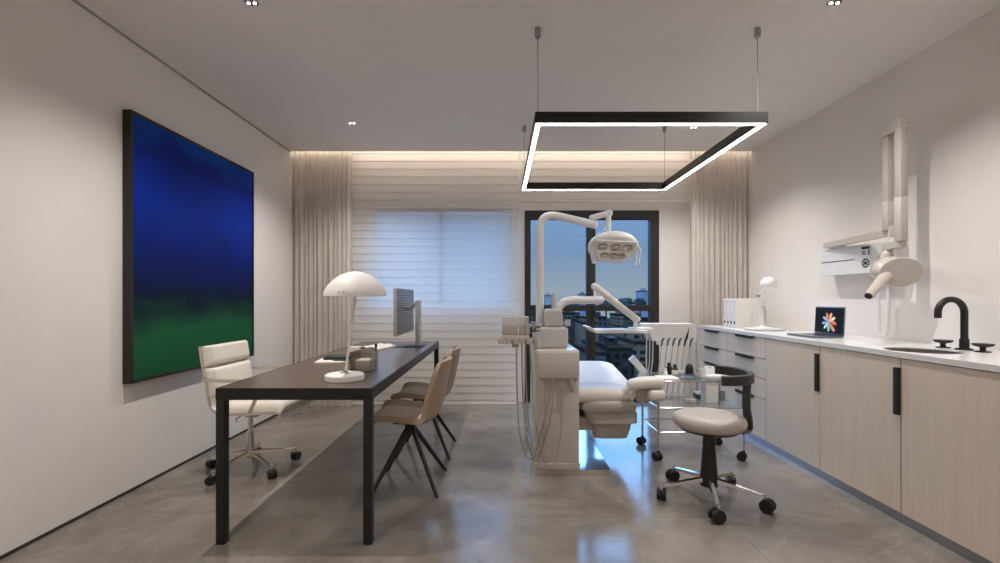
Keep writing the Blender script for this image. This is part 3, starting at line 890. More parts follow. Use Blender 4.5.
# binders
bl = ['white ring binder at the far end of the row, against the curtain', 'second white ring binder from the curtain', 'third white ring binder from the curtain', 'nearest white ring binder of the row, its plain side showing']
proto = None
for k in range(4):
    y1 = 4.535 - k * .061; y0 = y1 - .058
    if proto is None:
        t = thing('ring_binder', bl[0], 'binder', (2.40, (y0 + y1) / 2, ct1), 'white ring binders')
        obj('cover', G().box(2.256, 2.54, y0, y0 + .003, ct1, ct1 + .285, .001).box(2.256, 2.54, y1 - .003, y1, ct1, ct1 + .285, .001).box(2.252, 2.256, y0, y1, ct1, ct1 + .285, .0015), M['whitemat'], t)
        obj('pages', G().box(2.258, 2.53, y0 + .004, y1 - .004, ct1 + .004, ct1 + .27), M['paper'], t, smooth=0)
        ym = (y0 + y1) / 2
        obj('finger_hole', G().cyl((2.2505, ym, ct1 + .05), (2.2525, ym, ct1 + .05), .014, seg=18), M['darkgrey'], t)
        obj('spine_label', G().cyl((2.2505, ym, ct1 + .252), (2.2522, ym, ct1 + .252), .006, seg=12), M['darkgrey'], t)
        proto = t; py_ = ym
    else:
        dup(proto, (2.40, (y0 + y1) / 2, ct1), 0, bl[k])

# counter lamp and its tray
lx, ly = 2.385, 4.06
o = obj('round_tray', G().lathe([(.001, 0), (.155, 0), (.168, .006), (.172, .012), (.168, .013), (.152, .008), (.001, .007)], (lx, ly, ct1), 48), M['white'])
tag(o, 'flat round white tray on the counter under the white swing-arm lamp', 'tray')
zb = ct1 + .0072
t = thing('task_lamp', 'small white swing-arm lamp standing on the round tray on the counter', 'lamp', (lx, ly, zb))
obj('base', G().lathe([(.075, 0), (.078, .003), (.076, .016), (.02, .022), (.015, .03)], (lx - .02, ly, zb), 36), M['enamel'], t)
e1 = Vector((lx - .055, ly, zb + .30)); b1 = Vector((lx - .02, ly, zb + .025)); hd = Vector((lx + .025, ly, zb + .40))
g = G()
for s in (-.011, .011): g.cyl(b1 + Vector((s, 0, 0)), e1 + Vector((s, 0, 0)), .004, seg=8)
obj('lower_arm', g, M['enamel'], t)
g = G()
for s in (-.009, .009): g.cyl(e1 + Vector((s, 0, 0)), hd + Vector((s, 0, 0)), .004, seg=8)
obj('upper_arm', g, M['enamel'], t)
obj('spring', G().tube([b1 + Vector((.03, 0, .02)), b1 + Vector((.025, 0, .16)), b1 + Vector((.0, 0, .18))], .005, 8), M['steel'], t)
obj('elbow_joint', G().cyl(e1 + Vector((0, -.012, 0)), e1 + Vector((0, .012, 0)), .013, seg=14), M['steel'], t)
RT = Matrix.Rotation(.15, 3, 'Y')
obj('shade', G().lathe([(.061, -.012), (.065, -.012), (.067, .0), (.062, .036), (.045, .059), (.02, .069), (.001, .070), (.001, .064), (.04, .054), (.058, .032), (.061, 0)], hd + Vector((.012, 0, 0)), 36, RT), M['enamel'], t)

# ------------------------------------------------------------------ wall x-ray unit
t = thing('x_ray_unit', 'white wall-mounted dental x-ray machine with folded arm above the counter', 'x-ray machine', (2.65, 3.2, 1.36))
xf = 2.60
rr_ = .10
g = G()
poly = [(3.66, 1.365), (3.66, 1.572)]
# near end rounded (plan profile extruded in z)
plan = [(XR - .002, 3.655), (xf + .015, 3.655), (xf, 3.64), (xf, 3.16)]
for k in range(7):
    a = PI / 2 * k / 6
    plan.append((xf + .085 - .085 * math.cos(a), 3.16 - .055 * math.sin(a)))
plan.append((XR - .002, 3.105))
box_ = obj('control_box', G().prism(plan, 'z', 1.362, 1.568), M['white'], t)
obj('seam', G().box(xf - .0015, xf + .001, 3.30, 3.64, 1.463, 1.469), M['darkgrey'], box_, smooth=0)
obj('display', G().box(xf - .002, xf + .001, 3.165, 3.235, 1.532, 1.549), M['blackplastic'], box_, smooth=0)
g = G(); cy, cz = 3.20, 1.432
for k in range(8):
    a0 = 2 * PI * k / 8 + .1; a1 = 2 * PI * (k + 1) / 8 - .1
    p = [(cy + r * math.cos(a), cz + r * math.sin(a)) for r, a in ((.034, a0), (.034, (a0 + a1) / 2), (.034, a1), (.021, a1), (.021, (a0 + a1) / 2), (.021, a0))]
    g.prism(p, 'x', xf - .0022, xf + .001)
obj('dial', g, M['darkgrey'], box_, smooth=0)
obj('dial_button', G().cyl((xf - .0025, cy, cz), (xf + .001, cy, cz), .013, seg=18), M['darkgrey'], box_)
for k, (yy, zz) in enumerate(((3.225, 1.513), (3.225, 1.498), (3.21, 1.513), (3.21, 1.498), (3.172, 1.518), (3.172, 1.506), (3.172, 1.494))):
    obj('button', G().box(xf - .002, xf + .001, yy - .0055, yy + .0055, zz - .0045, zz + .0045), M['darkgrey'], box_, smooth=0)
obj('mount', G().box(2.58, XR - .002, 3.42, 3.54, 1.569, 1.58, .003), M['unitgrey'], t)
xs = M['unit']
A = Vector((2.605, 3.59, 1.60)); B = Vector((2.485, 2.83, 1.60))
sq = lambda w, h: [(-h / 2, -w / 2), (h / 2, -w / 2), (h / 2, w / 2), (-h / 2, w / 2)]
obj('extension_arm', G().sweep([A, B], sq(.045, .042), up=(0, 0, 1)), xs, t, smooth=20)
obj('swivel', G().cyl(B + Vector((0, 0.02, -.03)), B + Vector((0, .02, .04)), .024, seg=20), xs, t)
U0 = Vector((2.478, 2.875, 1.62)); U1 = Vector((2.478, 2.875, 2.24))
obj('lower_arm', G().box(2.456, 2.500, 2.852, 2.898, 1.615, 1.80, .002).box(2.458, 2.498, 2.854, 2.896, 1.80, 2.215, .002), xs, t)
obj('elbow', G().sweep([(2.480, 2.90, 2.245), (2.445, 2.722, 2.247)], sq(.045, .062), up=(0, 0, 1)), xs, t, smooth=20)
obj('upper_arm', G().box(2.424, 2.468, 2.722, 2.770, 1.53, 1.80, .002).box(2.426, 2.466, 2.724, 2.768, 1.80, 2.218, .002), xs, t)
obj('bracket', G().sweep([(2.445, 2.74, 1.51), (2.49, 2.90, 1.505)], sq(.05, .035), up=(0, 0, 1)).cyl((2.475, 2.86, 1.44), (2.475, 2.86, 1.50), .022, seg=18), xs, t)
hc = Vector((2.448, 2.745, 1.340))
an = Vector((-.20, -.86, -.16)).normalized()
ex = an.cross(Vector((0, 0, 1))).normalized(); ez = ex.cross(an).normalized()
ax = Matrix((ex, ez, -an)).transposed()    # local z runs from the disc back into the head
obj('tube_head', G().lathe([(.001, 0), (.112, 0), (.116, .006), (.116, .09), (.108, .12), (.08, .145), (.001, .15)], hc, 48, ax, (1, .77)), xs, t)
obj('yoke', G().tube(spline([(2.475, 2.86, 1.47), (2.46, 2.87, 1.44), (2.455, 2.86, 1.40)], 5), .03, 14), xs, t)
c0 = hc + Vector((-.06, .04, -.02)); c1 = at(868.5, 296, 2.68)
obj('cone', G().cyl(c0, c1, .036, .022, 28), xs, t)
dcn = (c1 - c0).normalized()
obj('cone_opening', G().cyl(c1 - dcn * .001, c1 + dcn * .0015, .0185, seg=24), M['darkgrey'], t)
cab = spline([(2.655, 3.17, 1.36), (2.66, 3.165, 1.25), (2.66, 3.165, 1.05), (2.662, 3.16, .945), (2.668, 3.14, .918), (2.675, 3.118, .945), (2.68, 3.112, 1.1), (2.69, 3.118, 1.358)], 8)
obj('cord', G().tube(cab, .0095, 10), M['white'], t)

# ------------------------------------------------------------------ dental chair unit
t = thing('dental_chair', 'white and taupe dental treatment chair with instrument tower in the middle of the room', 'dental chair', (.55, 3.4, 0))
DU = t
TX0, TX1, TY0, TY1 = .24, .533, 3.02, 3.56
bpl = obj('base_plate', G().prism(rrect(TX0 - .005, .738, 2.995, 3.95, .035), 'z', 0, .04), M['chrome'], t)
tw = obj('tower', G().box(TX0, TX1, TY0, TY1, .04, .835, .012, 3), M['unit'], t)
obj('plinth', G().box(TX0 - .004, TX1 + .004, TY0 - .006, TY1 + .002, .03, .075, .004), M['taupe'], tw)
obj('front_panel', G().box(TX0 + .016, TX1 - .004, TY0 - .03, TY0, .648, .825, .008), M['unit'], tw)
obj('seam', G().box(TX0 + .006, TX1 - .006, TY0 - .0012, TY0 + .001, .428, .432), M['taupe'], tw, smooth=0)
obj('recess', G().box(TX0 + .03, TX1 - .02, TY0 - .020, TY0, .635, .65, .004), M['taupe'], tw)
# turret
tu = obj('turret', G().box(.275, .472, 3.10, 3.36, .835, .98, .02, 3), M['unitgrey'], t)
obj('turret_neck', G().box(.312, .446, 3.15, 3.33, .98, 1.105, .018, 3, top=.86), M['unitgrey'], tu)
obj('turret_pod', G().cyl((.262, 3.13, .84), (.262, 3.13, .945), .036, seg=24), M['unitgrey'], tu)
obj('turret_post', G().cyl((.385, 3.24, 1.085), (.385, 3.24, 1.21), .0135, seg=14), M['unitgrey'], tu)
obj('side_arm', G().cyl((.31, 3.2, .985), (.16, 3.17, .985), .016, seg=14).cyl((.235, 3.185, .955), (.235, 3.185, 1.015), .021, seg=16).cyl((.30, 3.2, .945), (.18, 3.19, .945), .012, seg=12), M['steel'], tu)
obj('cup_holder', G().box(.452, .482, 3.16, 3.24, .985, 1.01, .006).cyl((.48, 3.2, .985), (.48, 3.2, 1.03), .022, seg=18), M['clear'], tu)
# assistant's instrument holder
ah = obj('assistant_holder', G().box(.005, .205, 3.10, 3.22, .905, .925, .006), M['unit'], t)
obj('holder_panel', G().box(.015, .2, 3.12, 3.20, .985, 1.055, .006), M['clear'], ah)
obj('holder_box', G().box(.012, .128, 3.11, 3.20, .925, .985, .006, top=.95).box(.135, .168, 3.11, 3.20, .925, .985, .005, top=.95).box(.174, .205, 3.11, 3.20, .925, .985, .005, top=.95), M['taupe'], ah)
for k in range(5):
    x = -.002 + .048 * k
    obj('instrument_rest', G().cyl((x + .012, 3.085, .868), (x + .012, 3.085, .908), .021, .0238, 18), M['unit'], ah)
obj('holder_knob', G().cyl((.105, 3.11, .845), (.105, 3.11, .905), .024, seg=18), M['taupe'], ah)
# suction hoses looping down
def hose(pts, r=.0075, m='hose', par=None, name='hose'):
    return obj(name, G().tube(spline(pts, 10), r, 10), M[m], par or DU)
sy = 2.955
hose([(.112, 3.08, .87), (.115, 3.05, .6), (.125, 3.0, .32), (.165, 2.97, .16), (.215, 2.955, .14), (.27, 2.955, .30), (.315, 2.965, .50), (.325, 2.995, .645)], .0058)
hose([(.15, 3.08, .87), (.152, 3.05, .6), (.168, 3.0, .35), (.205, 2.965, .16), (.245, 2.955, .12), (.30, 2.95, .28), (.345, 2.955, .48), (.352, 2.995, .645)], .0058)
hose([(.175, 3.085, .87), (.178, 3.06, .6), (.19, 3.0, .36), (.215, 2.955, .19), (.245, 2.945, .155), (.28, 2.94, .24), (.295, 2.95, .45), (.30, 2.995, .645)], .0052, 'hose')
hose([(.41, 2.995, .645), (.408, 2.965, .45), (.39, 2.95, .24), (.35, 2.94, .105), (.315, 2.935, .09), (.285, 2.94, .13), (.25, 2.945, .30), (.225, 2.96, .42), (.205, 3.07, .87)], .0052, 'hose')
hose([(.475, 2.998, .645), (.478, 2.985, .59), (.485, 2.99, .56)], .012)

# operating light
obj('light_pole', G().tube(fillet([(.292, 3.30, .84), (.292, 3.30, 1.815), (.69, 3.30, 1.722)], .14, 10), .029, 20).ball((.69, 3.30, 1.722), .029), M['white'], t)
la = obj('light_arm', G().cyl((.683, 3.30, 1.73), (.683, 3.30, 1.78), .011, seg=14).tube([(.675, 3.30, 1.772), (.80, 3.30, 1.806)], .022, 18).ball((.675, 3.30, 1.772), .022).ball((.80, 3.3, 1.806), .027), M['white'], t)
obj('light_neck', G().cyl((.795, 3.30, 1.80), (.795, 3.30, 1.615), .020, seg=18), M['white'], la)
hcn = Vector((.825, 3.28, 1.55))
RX = Matrix.Rotation(math.radians(-33), 3, 'X') @ Matrix.Rotation(math.radians(4), 3, 'Y')
prof = [(.001, -.03), (.150, -.03), (.172, -.024), (.182, -.008), (.182, .006)]
for k in range(1, 11):
    a = PI / 2 * k / 10
    prof.append((.182 * math.cos(a), .006 + .085 * math.sin(a)))
lh = obj('light_head', G().lathe(prof, hcn, 48, RX, (1, .82)), M['white'], t, smooth=50)
def hl(x, y, z): return hcn + RX @ Vector((x, y, z))
g = G(); poly = [(-.145, -.115), (.145, -.115), (.095, .118), (-.095, .118)]
g.ring_loft([[hl(x, y, -.0305) for x, y in poly], [hl(x * .97, y * .97, -.042) for x, y in poly]])
fp = obj('light_face', g, M['reflector'], lh, smooth=0)
for x, y, r in ((-.088, -.055, .036), (0, -.055, .036), (.088, -.055, .036), (-.058, .042, .032), (.008, .042, .032), (.066, .042, .028)):
    obj('lens', G().lathe([(r, 0), (r, -.004), (r * .8, -.008), (.001, -.004)], hl(x, y, -.042), 24, RX), mat('lens_glass', srgb(172, 162, 152), .15, metal=.6) if 'lens_glass' not in bpy.data.materials else bpy.data.materials['lens_glass'], lh)
obj('face_rim', G().tube([hl(x, y, -.036) for x, y in poly] , .006, 8, closed=True), M['white'], lh)
for s in (-1, 1):
    p0 = hl(s * .172, -.03, -.01)
    pts = fillet([p0, p0 + Vector((s * .012, -.03, -.02)), p0 + Vector((s * -.012, -.035, -.135)), p0 + Vector((s * -.028, -.03, -.135)), p0 + Vector((s * -.008, -.01, -.03))], .02)
    obj('light_handle', G().tube(pts, .0055, 8), M['white'], lh)

# delivery arm, tray and instrument head
da = obj('delivery_arm', G().tube(spline([(.40, 3.26, 1.05), (.418, 3.265, 1.10), (.462, 3.28, 1.15), (.53, 3.29, 1.168), (.60, 3.30, 1.168), (.74, 3.32, 1.168)], 6), .0285, 20).ball((.74, 3.32, 1.168), .0285), M['white'], t)
fa0 = Vector((.70, 3.33, 1.268)); fa1 = Vector((1.065, 3.48, 1.012))
obj('arm_pin', G().cyl((.70, 3.32, 1.18), (.70, 3.33, 1.262), .010, seg=12), M['white'], da)
obj('spring_arm', G().cyl(fa0, fa1, .027, seg=20).ball(fa0, .027), M['white'], t)
obj('spring_arm_cap', G().cyl(fa1 - (fa1 - fa0).normalized() * .002, fa1 + (fa1 - fa0).normalized() * .014, .024, seg=18), M['darkgrey'], t)
obj('tray_pin', G().cyl((1.045, 3.475, .955), (1.045, 3.475, 1.01), .014, seg=14), M['white'], t)
tr = obj('tray', G().prism([(.66, .966), (.71, .922), (1.10, .922), (1.10, .940), (.713, .940), (.672, .970)], 'y', 3.34, 3.60).box(1.00, 1.17, 3.42, 3.54, .928, .956, .008), M['white'], t)
obj('tray_mat', G().box(.72, .99, 3.35, 3.59, .9405, .944), M['cream'], tr, smooth=0)
dh = obj('delivery_head', G().prism([(1.135, .975), (1.575, .975), (1.58, .97), (1.58, .845), (1.57, .835), (1.235, .835), (1.222, .85), (1.212, .885), (1.19, .915), (1.135, .935)], 'y', 3.62, 3.80).box(1.08, 1.17, 3.50, 3.64, .925, .952, .01), M['head'], t, smooth=0)
for k in range(6):
    x = 1.290 + k * .046
    obj('instrument_rest', G().cyl((x - .024, 3.60, .812), (x - .024, 3.60, .85), .0165, .019, 16), M['white'], dh)
    hd_ = obj('handpiece', G().cyl((x, 3.60, .80), (x + .004, 3.588, .845), .0055, .0075, 12).cyl((x + .004, 3.588, .845), (x + .014, 3.575, .866), .008, .006, 12), M['greymid'] if k != 4 else M['blackplastic'], dh)
    if k == 4: obj('tip', G().cyl((x + .010, 3.58, .86), (x + .026, 3.57, .945), .010, .002, 12), M['blackplastic'], hd_)
    obj('instrument_hose', G().tube(spline([(x, 3.60, .80), (x - .004, 3.64, .62), (x - .010, 3.68, .47), (x - .012, 3.70, .39)], 6), .0052, 8), M['hosew'], dh)
for k in range(4):
    x = 1.368 + k * .038
    obj('hose_weight', G().lathe([(.001, .345), (.016, .347), (.019, .358), (.015, .382), (.007, .406), (.005, .43)], (x, 3.70, 0), 18), M['white'], dh)
for k, (x0, x1) in enumerate(((1.185, 1.20), (1.235, 1.225))):
    obj('drip_hose', G().tube(spline([(x0, 3.63, .90), (x0 - .006, 3.63, .68), (x1 - .005, 3.65, .575), (x1 + .015, 3.66, .66), (x1 + .012, 3.64, .84)], 8), .0042, 8), M['hosew'], dh)

# chair: backrest, seat, side cushion, arms, lift body
def back_outline(n=40):
    # plan outline in (x across, v along) with rounded head end
    pts = []
    x0, x1 = .42, .99
    R = .11
    pts += [(x1, 0), (x1 - .0, .10), (x1 - .004, .28)]
    for k in range(9):
        a = PI / 2 * k / 8
        pts.append((x1 - .01 - R + R * math.cos(a), .50 + R * 1.2 * math.sin(a)))
    for k in range(9):
        a = PI / 2 + PI / 2 * k / 8
        pts.append((x0 + .01 + R + R * math.cos(a), .50 + R * 1.2 * math.sin(a)))
    pts += [(x0 + .004, .28), (x0, .10), (x0, 0)]
    return pts
def slab(outl, f, th, rnd):
    """outline -> cushion; f(x,v) gives top point and normal"""
    cx = sum(p[0] for p in outl) / len(outl); cv = sum(p[1] for p in outl) / len(outl)
    rings = []
    prof = [(1 - rnd * 1.6, 0), (1 - rnd * .5, .0), (1, .18), (1, .8), (1 - rnd * .3, .95), (1 - rnd * 1.1, 1.0), (.6, 1.03), (.02, 1.05)]
    for sc, h in prof:
        ring = []
        for x, v_ in outl:
            p, nr = f(cx + (x - cx) * sc, cv + (v_ - cv) * sc)
            ring.append(p + nr * (th * (h - 1)))
        rings.append(ring)
    return G().ring_loft(rings)
y0b, z0b, tilt = 3.37, .535, math.radians(8.6)
fb = lambda x, v: (Vector((x, y0b + v * math.cos(tilt) , z0b + v * math.sin(tilt) - .03 * ((x - .705) / .285) ** 2 * 0)), Vector((0, -math.sin(tilt), math.cos(tilt))))
bk = obj('backrest', slab(back_outline(), fb, .085, .06), M['cush'], t, smooth=50)
obj('backrest_shell', slab([( .705 + (x - .705) * .93, v * .97) for x, v in back_outline()], lambda x, v: (Vector((x, y0b + v * math.cos(tilt) + .01, z0b + v * math.sin(tilt) - .087)), Vector((0, 0, 1))), .03, .05), M['taupe'], bk, smooth=50)
# seat: thick rounded cushion toward the viewer with a scooped edge
def cushion(rows, n=22, p=2.6):
    rings = []
    for (cx, cy, cz, rx, rz) in rows:
        ring = []
        for k in range(n):
            a = 2 * PI * k / n
            c, s = math.cos(a), math.sin(a)
            ring.append(Vector((cx + rx * math.copysign(abs(c) ** (2 / p), c), cy, cz + rz * math.copysign(abs(s) ** (2 / p), s))))
        rings.append(ring)
    return G().ring_loft(rings)
obj('seat', cushion([(.70, 3.175, .485, .10, .012), (.70, 3.18, .484, .21, .032), (.70, 3.20, .484, .245, .05), (.70, 3.25, .486, .265, .058), (.705, 3.34, .490, .275, .058), (.705, 3.42, .49, .275, .055), (.705, 3.46, .49, .25, .035)]), M['cream'], t, smooth=50)
obj('seat_shell', cushion([(.775, 3.165, .415, .12, .02), (.775, 3.18, .412, .19, .045), (.775, 3.22, .41, .205, .052), (.775, 3.40, .41, .205, .052), (.775, 3.52, .42, .16, .03)]), M['taupe'], t, smooth=50)
lg = obj('lift_body', G().ring_loft([[Vector((x, y, z)) for x, y in rrect(x0, x1, y0, y1, .05)] for (z, x0, x1, y0, y1) in
    ((.165, .70, .90, 3.26, 3.56), (.175, .68, .925, 3.23, 3.58), (.24, .665, .945, 3.22, 3.60), (.285, .66, .95, 3.22, 3.60), (.29, .63, .985, 3.19, 3.62), (.36, .61, .985, 3.19, 3.62), (.395, .60, .97, 3.2, 3.60))]), M['taupe'], t, smooth=40)
obj('link_arm', G().box(.50, .68, 3.25, 3.55, .225, .325, .01), M['taupe'], t)
obj('rear_bellows', G().box(.535, .61, 3.3, 3.62, .30, .42, .012), M['darkgrey'], t)
# swung-out arm pads on the right side
ap = obj('armrest', G().ring_loft([[Vector((x, 3.17 + yy * sc, zc + zz * sc)) for yy, zz in [(.058 * math.copysign(abs(math.cos(a)) ** .7, math.cos(a)), .040 * math.copysign(abs(math.sin(a)) ** .7, math.sin(a))) for a in [2 * PI * k / 20 for k in range(20)]]] for x, zc, sc in
    ((.895, .563, .25), (.90, .566, .7), (.925, .572, .98), (1.0, .586, 1.02), (1.08, .590, 1), (1.13, .588, .92), (1.155, .586, .55), (1.158, .586, .2))]), M['cream'], t, smooth=55)
obj('armrest_bracket', G().sweep(spline([(.92, 3.19, .47), (.95, 3.19, .505), (1.0, 3.19, .53), (1.05, 3.185, .54)], 5), [(-.014, -.02), (.014, -.02), (.014, .02), (-.014, .02)], up=(0, 1, 0)), M['cream'], ap)
obj('hip_rest', G().box(1.03, 1.15, 3.10, 3.225, .465, .545, .03, 4), M['cream'], t)
obj('hip_rest_bracket', G().box(.96, 1.09, 3.165, 3.21, .45, .555, .012, 3, top=.92), M['taupe'], t)
obj('far_armrest', G().sweep(fillet([(1.09, 3.58, .48), (1.12, 3.58, .53), (1.14, 3.58, .60), (1.045, 3.58, .71)], .02), [(-.025, -.025), (.025, -.025), (.025, .025), (-.025, .025)], up=(0, 1, 0)), M['white'], t)
obj('pedal', G().box(.575, .72, 3.02, 3.04, .04, .055, .004), M['steel'], bpl) if False else None

# ------------------------------------------------------------------ trolley
TXa, TXb, TYa, TYb = 1.15, 1.772, 3.27, 3.632
t = thing('trolley', 'chrome and glass instrument trolley on black casters behind the stool', 'trolley', ((TXa + TXb) / 2, (TYa + TYb) / 2, 0))
for x in (TXa, TXb):
    for y in (TYa, TYb):
        p = obj('post', G().cyl((x, y, .055), (x, y, .60), .0085, seg=14), M['chrome'], t)
        caster(p, x, y, .031, .6 + x + y, M['blackplastic'])
rl = [(TXa, TYa), (TXb, TYa), (TXb, TYb), (TXa, TYb)]
def rail(z, r=.0065): 
    pts = [Vector((x, y, z)) for x, y in rrect(TXa, TXb, TYa, TYb, .012, 3)]
    return G().tube(pts, r, 8, closed=True)
for z, glass in ((.578, 1), (.385, 1), (.207, 0)):
    s = obj('shelf_rail', rail(z), M['chrome'], t)
    if glass: obj('glass_shelf', G().box(TXa + .004, TXb - .004, TYa + .004, TYb - .004, z + .004, z + .010), M['shelfglass'], s, smooth=0)
st, sl = .5885, .3955
def bottle(px, Y, r, h, label, cap, body, z=st):
    x = (px - 500) * Y / F
    t = thing('bottle', label, 'bottle', (x, Y, z), 'bottles on the trolley')
    obj('body', G().lathe([(.001, 0), (r * .92, 0), (r, .004), (r, h * .55), (r * .8, h * .66), (r * .42, h * .72)], (x, Y, z), 24), body, t)
    obj('cap', G().lathe([(r * .45, h * .70), (r * .62, h * .74), (r * .62, h * .93), (r * .4, h), (.001, h)], (x, Y, z), 20), cap, t)
    return t
bottle(665.5, 3.42, .014, .062, 'tiny white bottle standing on the trolley top at its left end', M['white'], M['white'])
t = bottle(669, 3.54, .024, .088, 'black bottle at the back of the trolley behind the tiny white bottle', M['blackplastic'], M['blackplastic'])
t = bottle(675, 3.46, .023, .085, 'black bottle with a white label on the trolley top', M['blackplastic'], M['blackplastic'])
xx = t.location.x
obj('label', G().cyl((xx, 3.46, st + .008), (xx, 3.46, st + .044), .0236, seg=24), M['paper'], t)
x = (689.5 - 500) * 3.50 / F
t = thing('polishing_cup', 'black rounded cup standing on the trolley top beside the bottles', 'cup', (x, 3.50, st))
obj('body', G().lathe([(.001, 0), (.026, 0), (.029, .006), (.030, .04), (.026, .066), (.012, .082), (.001, .084)], (x, 3.50, st), 24), M['blackplastic'], t)
obj('foot_ring', G().lathe([(.0305, .004), (.032, .006), (.032, .012), (.0305, .014)], (x, 3.50, st), 24), M['darkgrey'], t)
o = obj('cotton_box', G().box(1.405, 1.452, 3.53, 3.57, st, st + .024, .004), M['white'])
tag(o, 'small flat white box on the trolley top between the bottles and the black cup', 'box')
o = obj('paper_towel', G().prism(rrect(1.17, 1.31, 3.275, 3.42, .01), 'z', st, st + .008), M['paper'])
tag(o, 'folded white towel at the left front of the trolley top', 'towel')
t = thing('instrument_tray', 'shallow steel instrument tray on the trolley top with small tools', 'tray', (1.40, 3.36, st))
obj('pan', G().prism(rrect(1.322, 1.475, 3.285, 3.44, .02), 'z', st, st + .003), M['steel'], t)
g = frame_ring(1.322, 1.475, 3.285, 3.44, .004, st + .003, st + .012); obj('rim', g, M['steel'], t, smooth=0)
for k in range(4): obj('tool', G().cyl((1.345 + k * .033, 3.30, st + .007), (1.35 + k * .033, 3.42, st + .007), .0035, seg=8), M['chrome'], t)
# white tooth-model rack and plate
t = thing('dental_model', 'white dental cast with a row of teeth standing at the right of the trolley top', 'dental model', (1.62, 3.44, st))
obj('plate', G().prism(rrect(1.53, 1.765, 3.36, 3.50, .03), 'z', st, st + .012), M['white'], t)
g = []
arcp = [Vector((1.64 + .075 * math.cos(a), 3.43 + .05 * math.sin(a), st + .034)) for a in [math.radians(-20 + 220 * k / 20) for k in range(21)]]
obj('gum', G().sweep(arcp, [(-.022, -.014), (.014, -.011), (.018, 0), (.014, .011), (-.022, .014)], up=(0, 0, 1)), M['white'], t)
for k in range(10):
    p = arcp[k * 2]
    obj('tooth', G().lathe([(.010, 0), (.0115, .008), (.009, .018), (.003, .022)], p + Vector((0, 0, .014)), 12), M['white'], t)
t = thing('tool_cup', 'white cup holding one upright white tool on the trolley top', 'cup', (1.525, 3.42, st))
obj('cup', G().lathe([(.001, 0), (.02, 0), (.026, .06), (.0235, .06), (.018, .004), (.001, .004)], (1.525, 3.40, st + .0002 if False else st), 24), M['white'], t)
o = obj('probe', G().cyl((1.53, 3.40, st + .006), (1.512, 3.40, st + .118), .0045, .003, 10), M['white'])
tag(o, 'slim white tool standing upright in the cup on the trolley', 'dental tool')
# lower shelf
t = thing('storage_box', 'tall white box on the lower glass shelf of the trolley', 'box', (1.588, 3.42, sl))
obj('body', G().box(1.545, 1.642, 3.38, 3.47, sl, sl + .135, .005), M['whitemat'], t)
obj('lid', G().box(1.542, 1.645, 3.377, 3.473, sl + .1355, sl + .15, .004), M['white'], t)
o = obj('gauze_tin', G().lathe([(.001, 0), (.032, 0), (.033, .004), (.033, .055), (.0345, .056), (.0345, .07), (.03, .073), (.001, .073)], (1.70, 3.47, sl), 28), M['steel'])
tag(o, 'grey round tin on the lower trolley shelf right of the white box', 'tin')
t = thing('supply_box', 'low grey box on the lower trolley shelf left of the white box', 'box', (1.49, 3.50, sl))
obj('body', G().box(1.535, 1.595, 3.50, 3.58, sl, sl + .035, .004), M['darkgrey'], t)
obj('lid', G().box(1.532, 1.598, 3.497, 3.583, sl + .0352, sl + .048, .004), M['hosew'], t)
o = obj('wooden_tray', G().prism(rrect(1.41, 1.495, 3.42, 3.49, .01), 'z', sl, sl + .014), M['oak'])
tag(o, 'flat pale brown tray on the lower trolley shelf', 'tray')

# ------------------------------------------------------------------ city outside
GZ = -38
g = G().box(-400, 500, 12, 900, GZ - 1, GZ)
struct('ground_1', g, mat('city_ground', (.012, .008, .006, 1), .95, spec=.02, noise=.5, nscale=.05)).name = 'ground'
fac = [facade('facade_grey', srgb(76, 64, 54), srgb(26, 24, 24), srgb(120, 106, 84), 1.5, 1.25),
       facade('facade_blue', srgb(66, 62, 58), srgb(24, 25, 28), srgb(90, 96, 106), 1.3, 1.25),
       facade('facade_beige', srgb(96, 80, 64), srgb(30, 26, 25), srgb(130, 108, 80), 1.6, 1.25),
       facade('facade_dark', srgb(42, 37, 33), srgb(16, 15, 15), srgb(90, 80, 66), 1.4, 1.25)]
roofm = mat('flat_roof', (.016, .0095, .006, 1), .9, noise=.6, nscale=.3, spec=.02)
haze = [facade('hazed_tower_grey', srgb(150, 140, 130), srgb(110, 106, 104), srgb(130, 124, 118), 1.5, 1.25), facade('hazed_tower_blue', srgb(124, 126, 132), srgb(84, 90, 102), srgb(110, 116, 126), 1.3, 1.25), facade('hazed_house_pale', srgb(160, 146, 130), srgb(90, 84, 80), srgb(120, 110, 100), 1.6, 1.4)]  # distance haze mixed into these paler skyline facade colours
def building(x, y, w, dpt, top, m, label, group=None):
    t = thing('building', label, 'building', (x, y, GZ), group)
    obj('walls', G().box(x - w / 2, x + w / 2, y - dpt / 2, y + dpt / 2, GZ, top), m, t, smooth=0)
    obj('roof', G().box(x - w / 2 - .05, x + w / 2 + .05, y - dpt / 2 - .05, y + dpt / 2 + .05, top, top + .5), roofm, t, smooth=0)
    obj('roof_cabin', G().box(x - w * .3, x + w * .1, y - dpt * .2, y + dpt * .2, top + .5, top + 1.8), m, t, smooth=0)
    return t
PLACED = []
def bpx(px0, px1, ytop, Y, m, label, group=None):
    s = F / Y
    x0, x1 = (px0 - 500) / s, (px1 - 500) / s
    top = EYE - (ytop - HY) / s
    w_ = x1 - x0; x_ = (x0 + x1) / 2; y_ = Y + 6
    while any(abs(x_ - a) < (w_ + c) / 2 + 2 and abs(y_ - b) < 16 for a, b, c in PLACED):
        y_ += 3
    top = EYE - (ytop - HY) * (y_ - 6) / F
    PLACED.append((x_, y_, w_))
    return building(x_, y_, w_, 12, top - 3, m, label, group)
bpx(546, 553, 291, 260, haze[0], 'distant grey tower on the skyline behind the lamp pole')
bpx(642.5, 652, 286, 240, haze[1], 'distant blue-grey tower on the skyline at the right side of the glass door')
bpx(629, 641, 297, 200, haze[2], 'low pale house on the skyline left of the blue-grey tower')
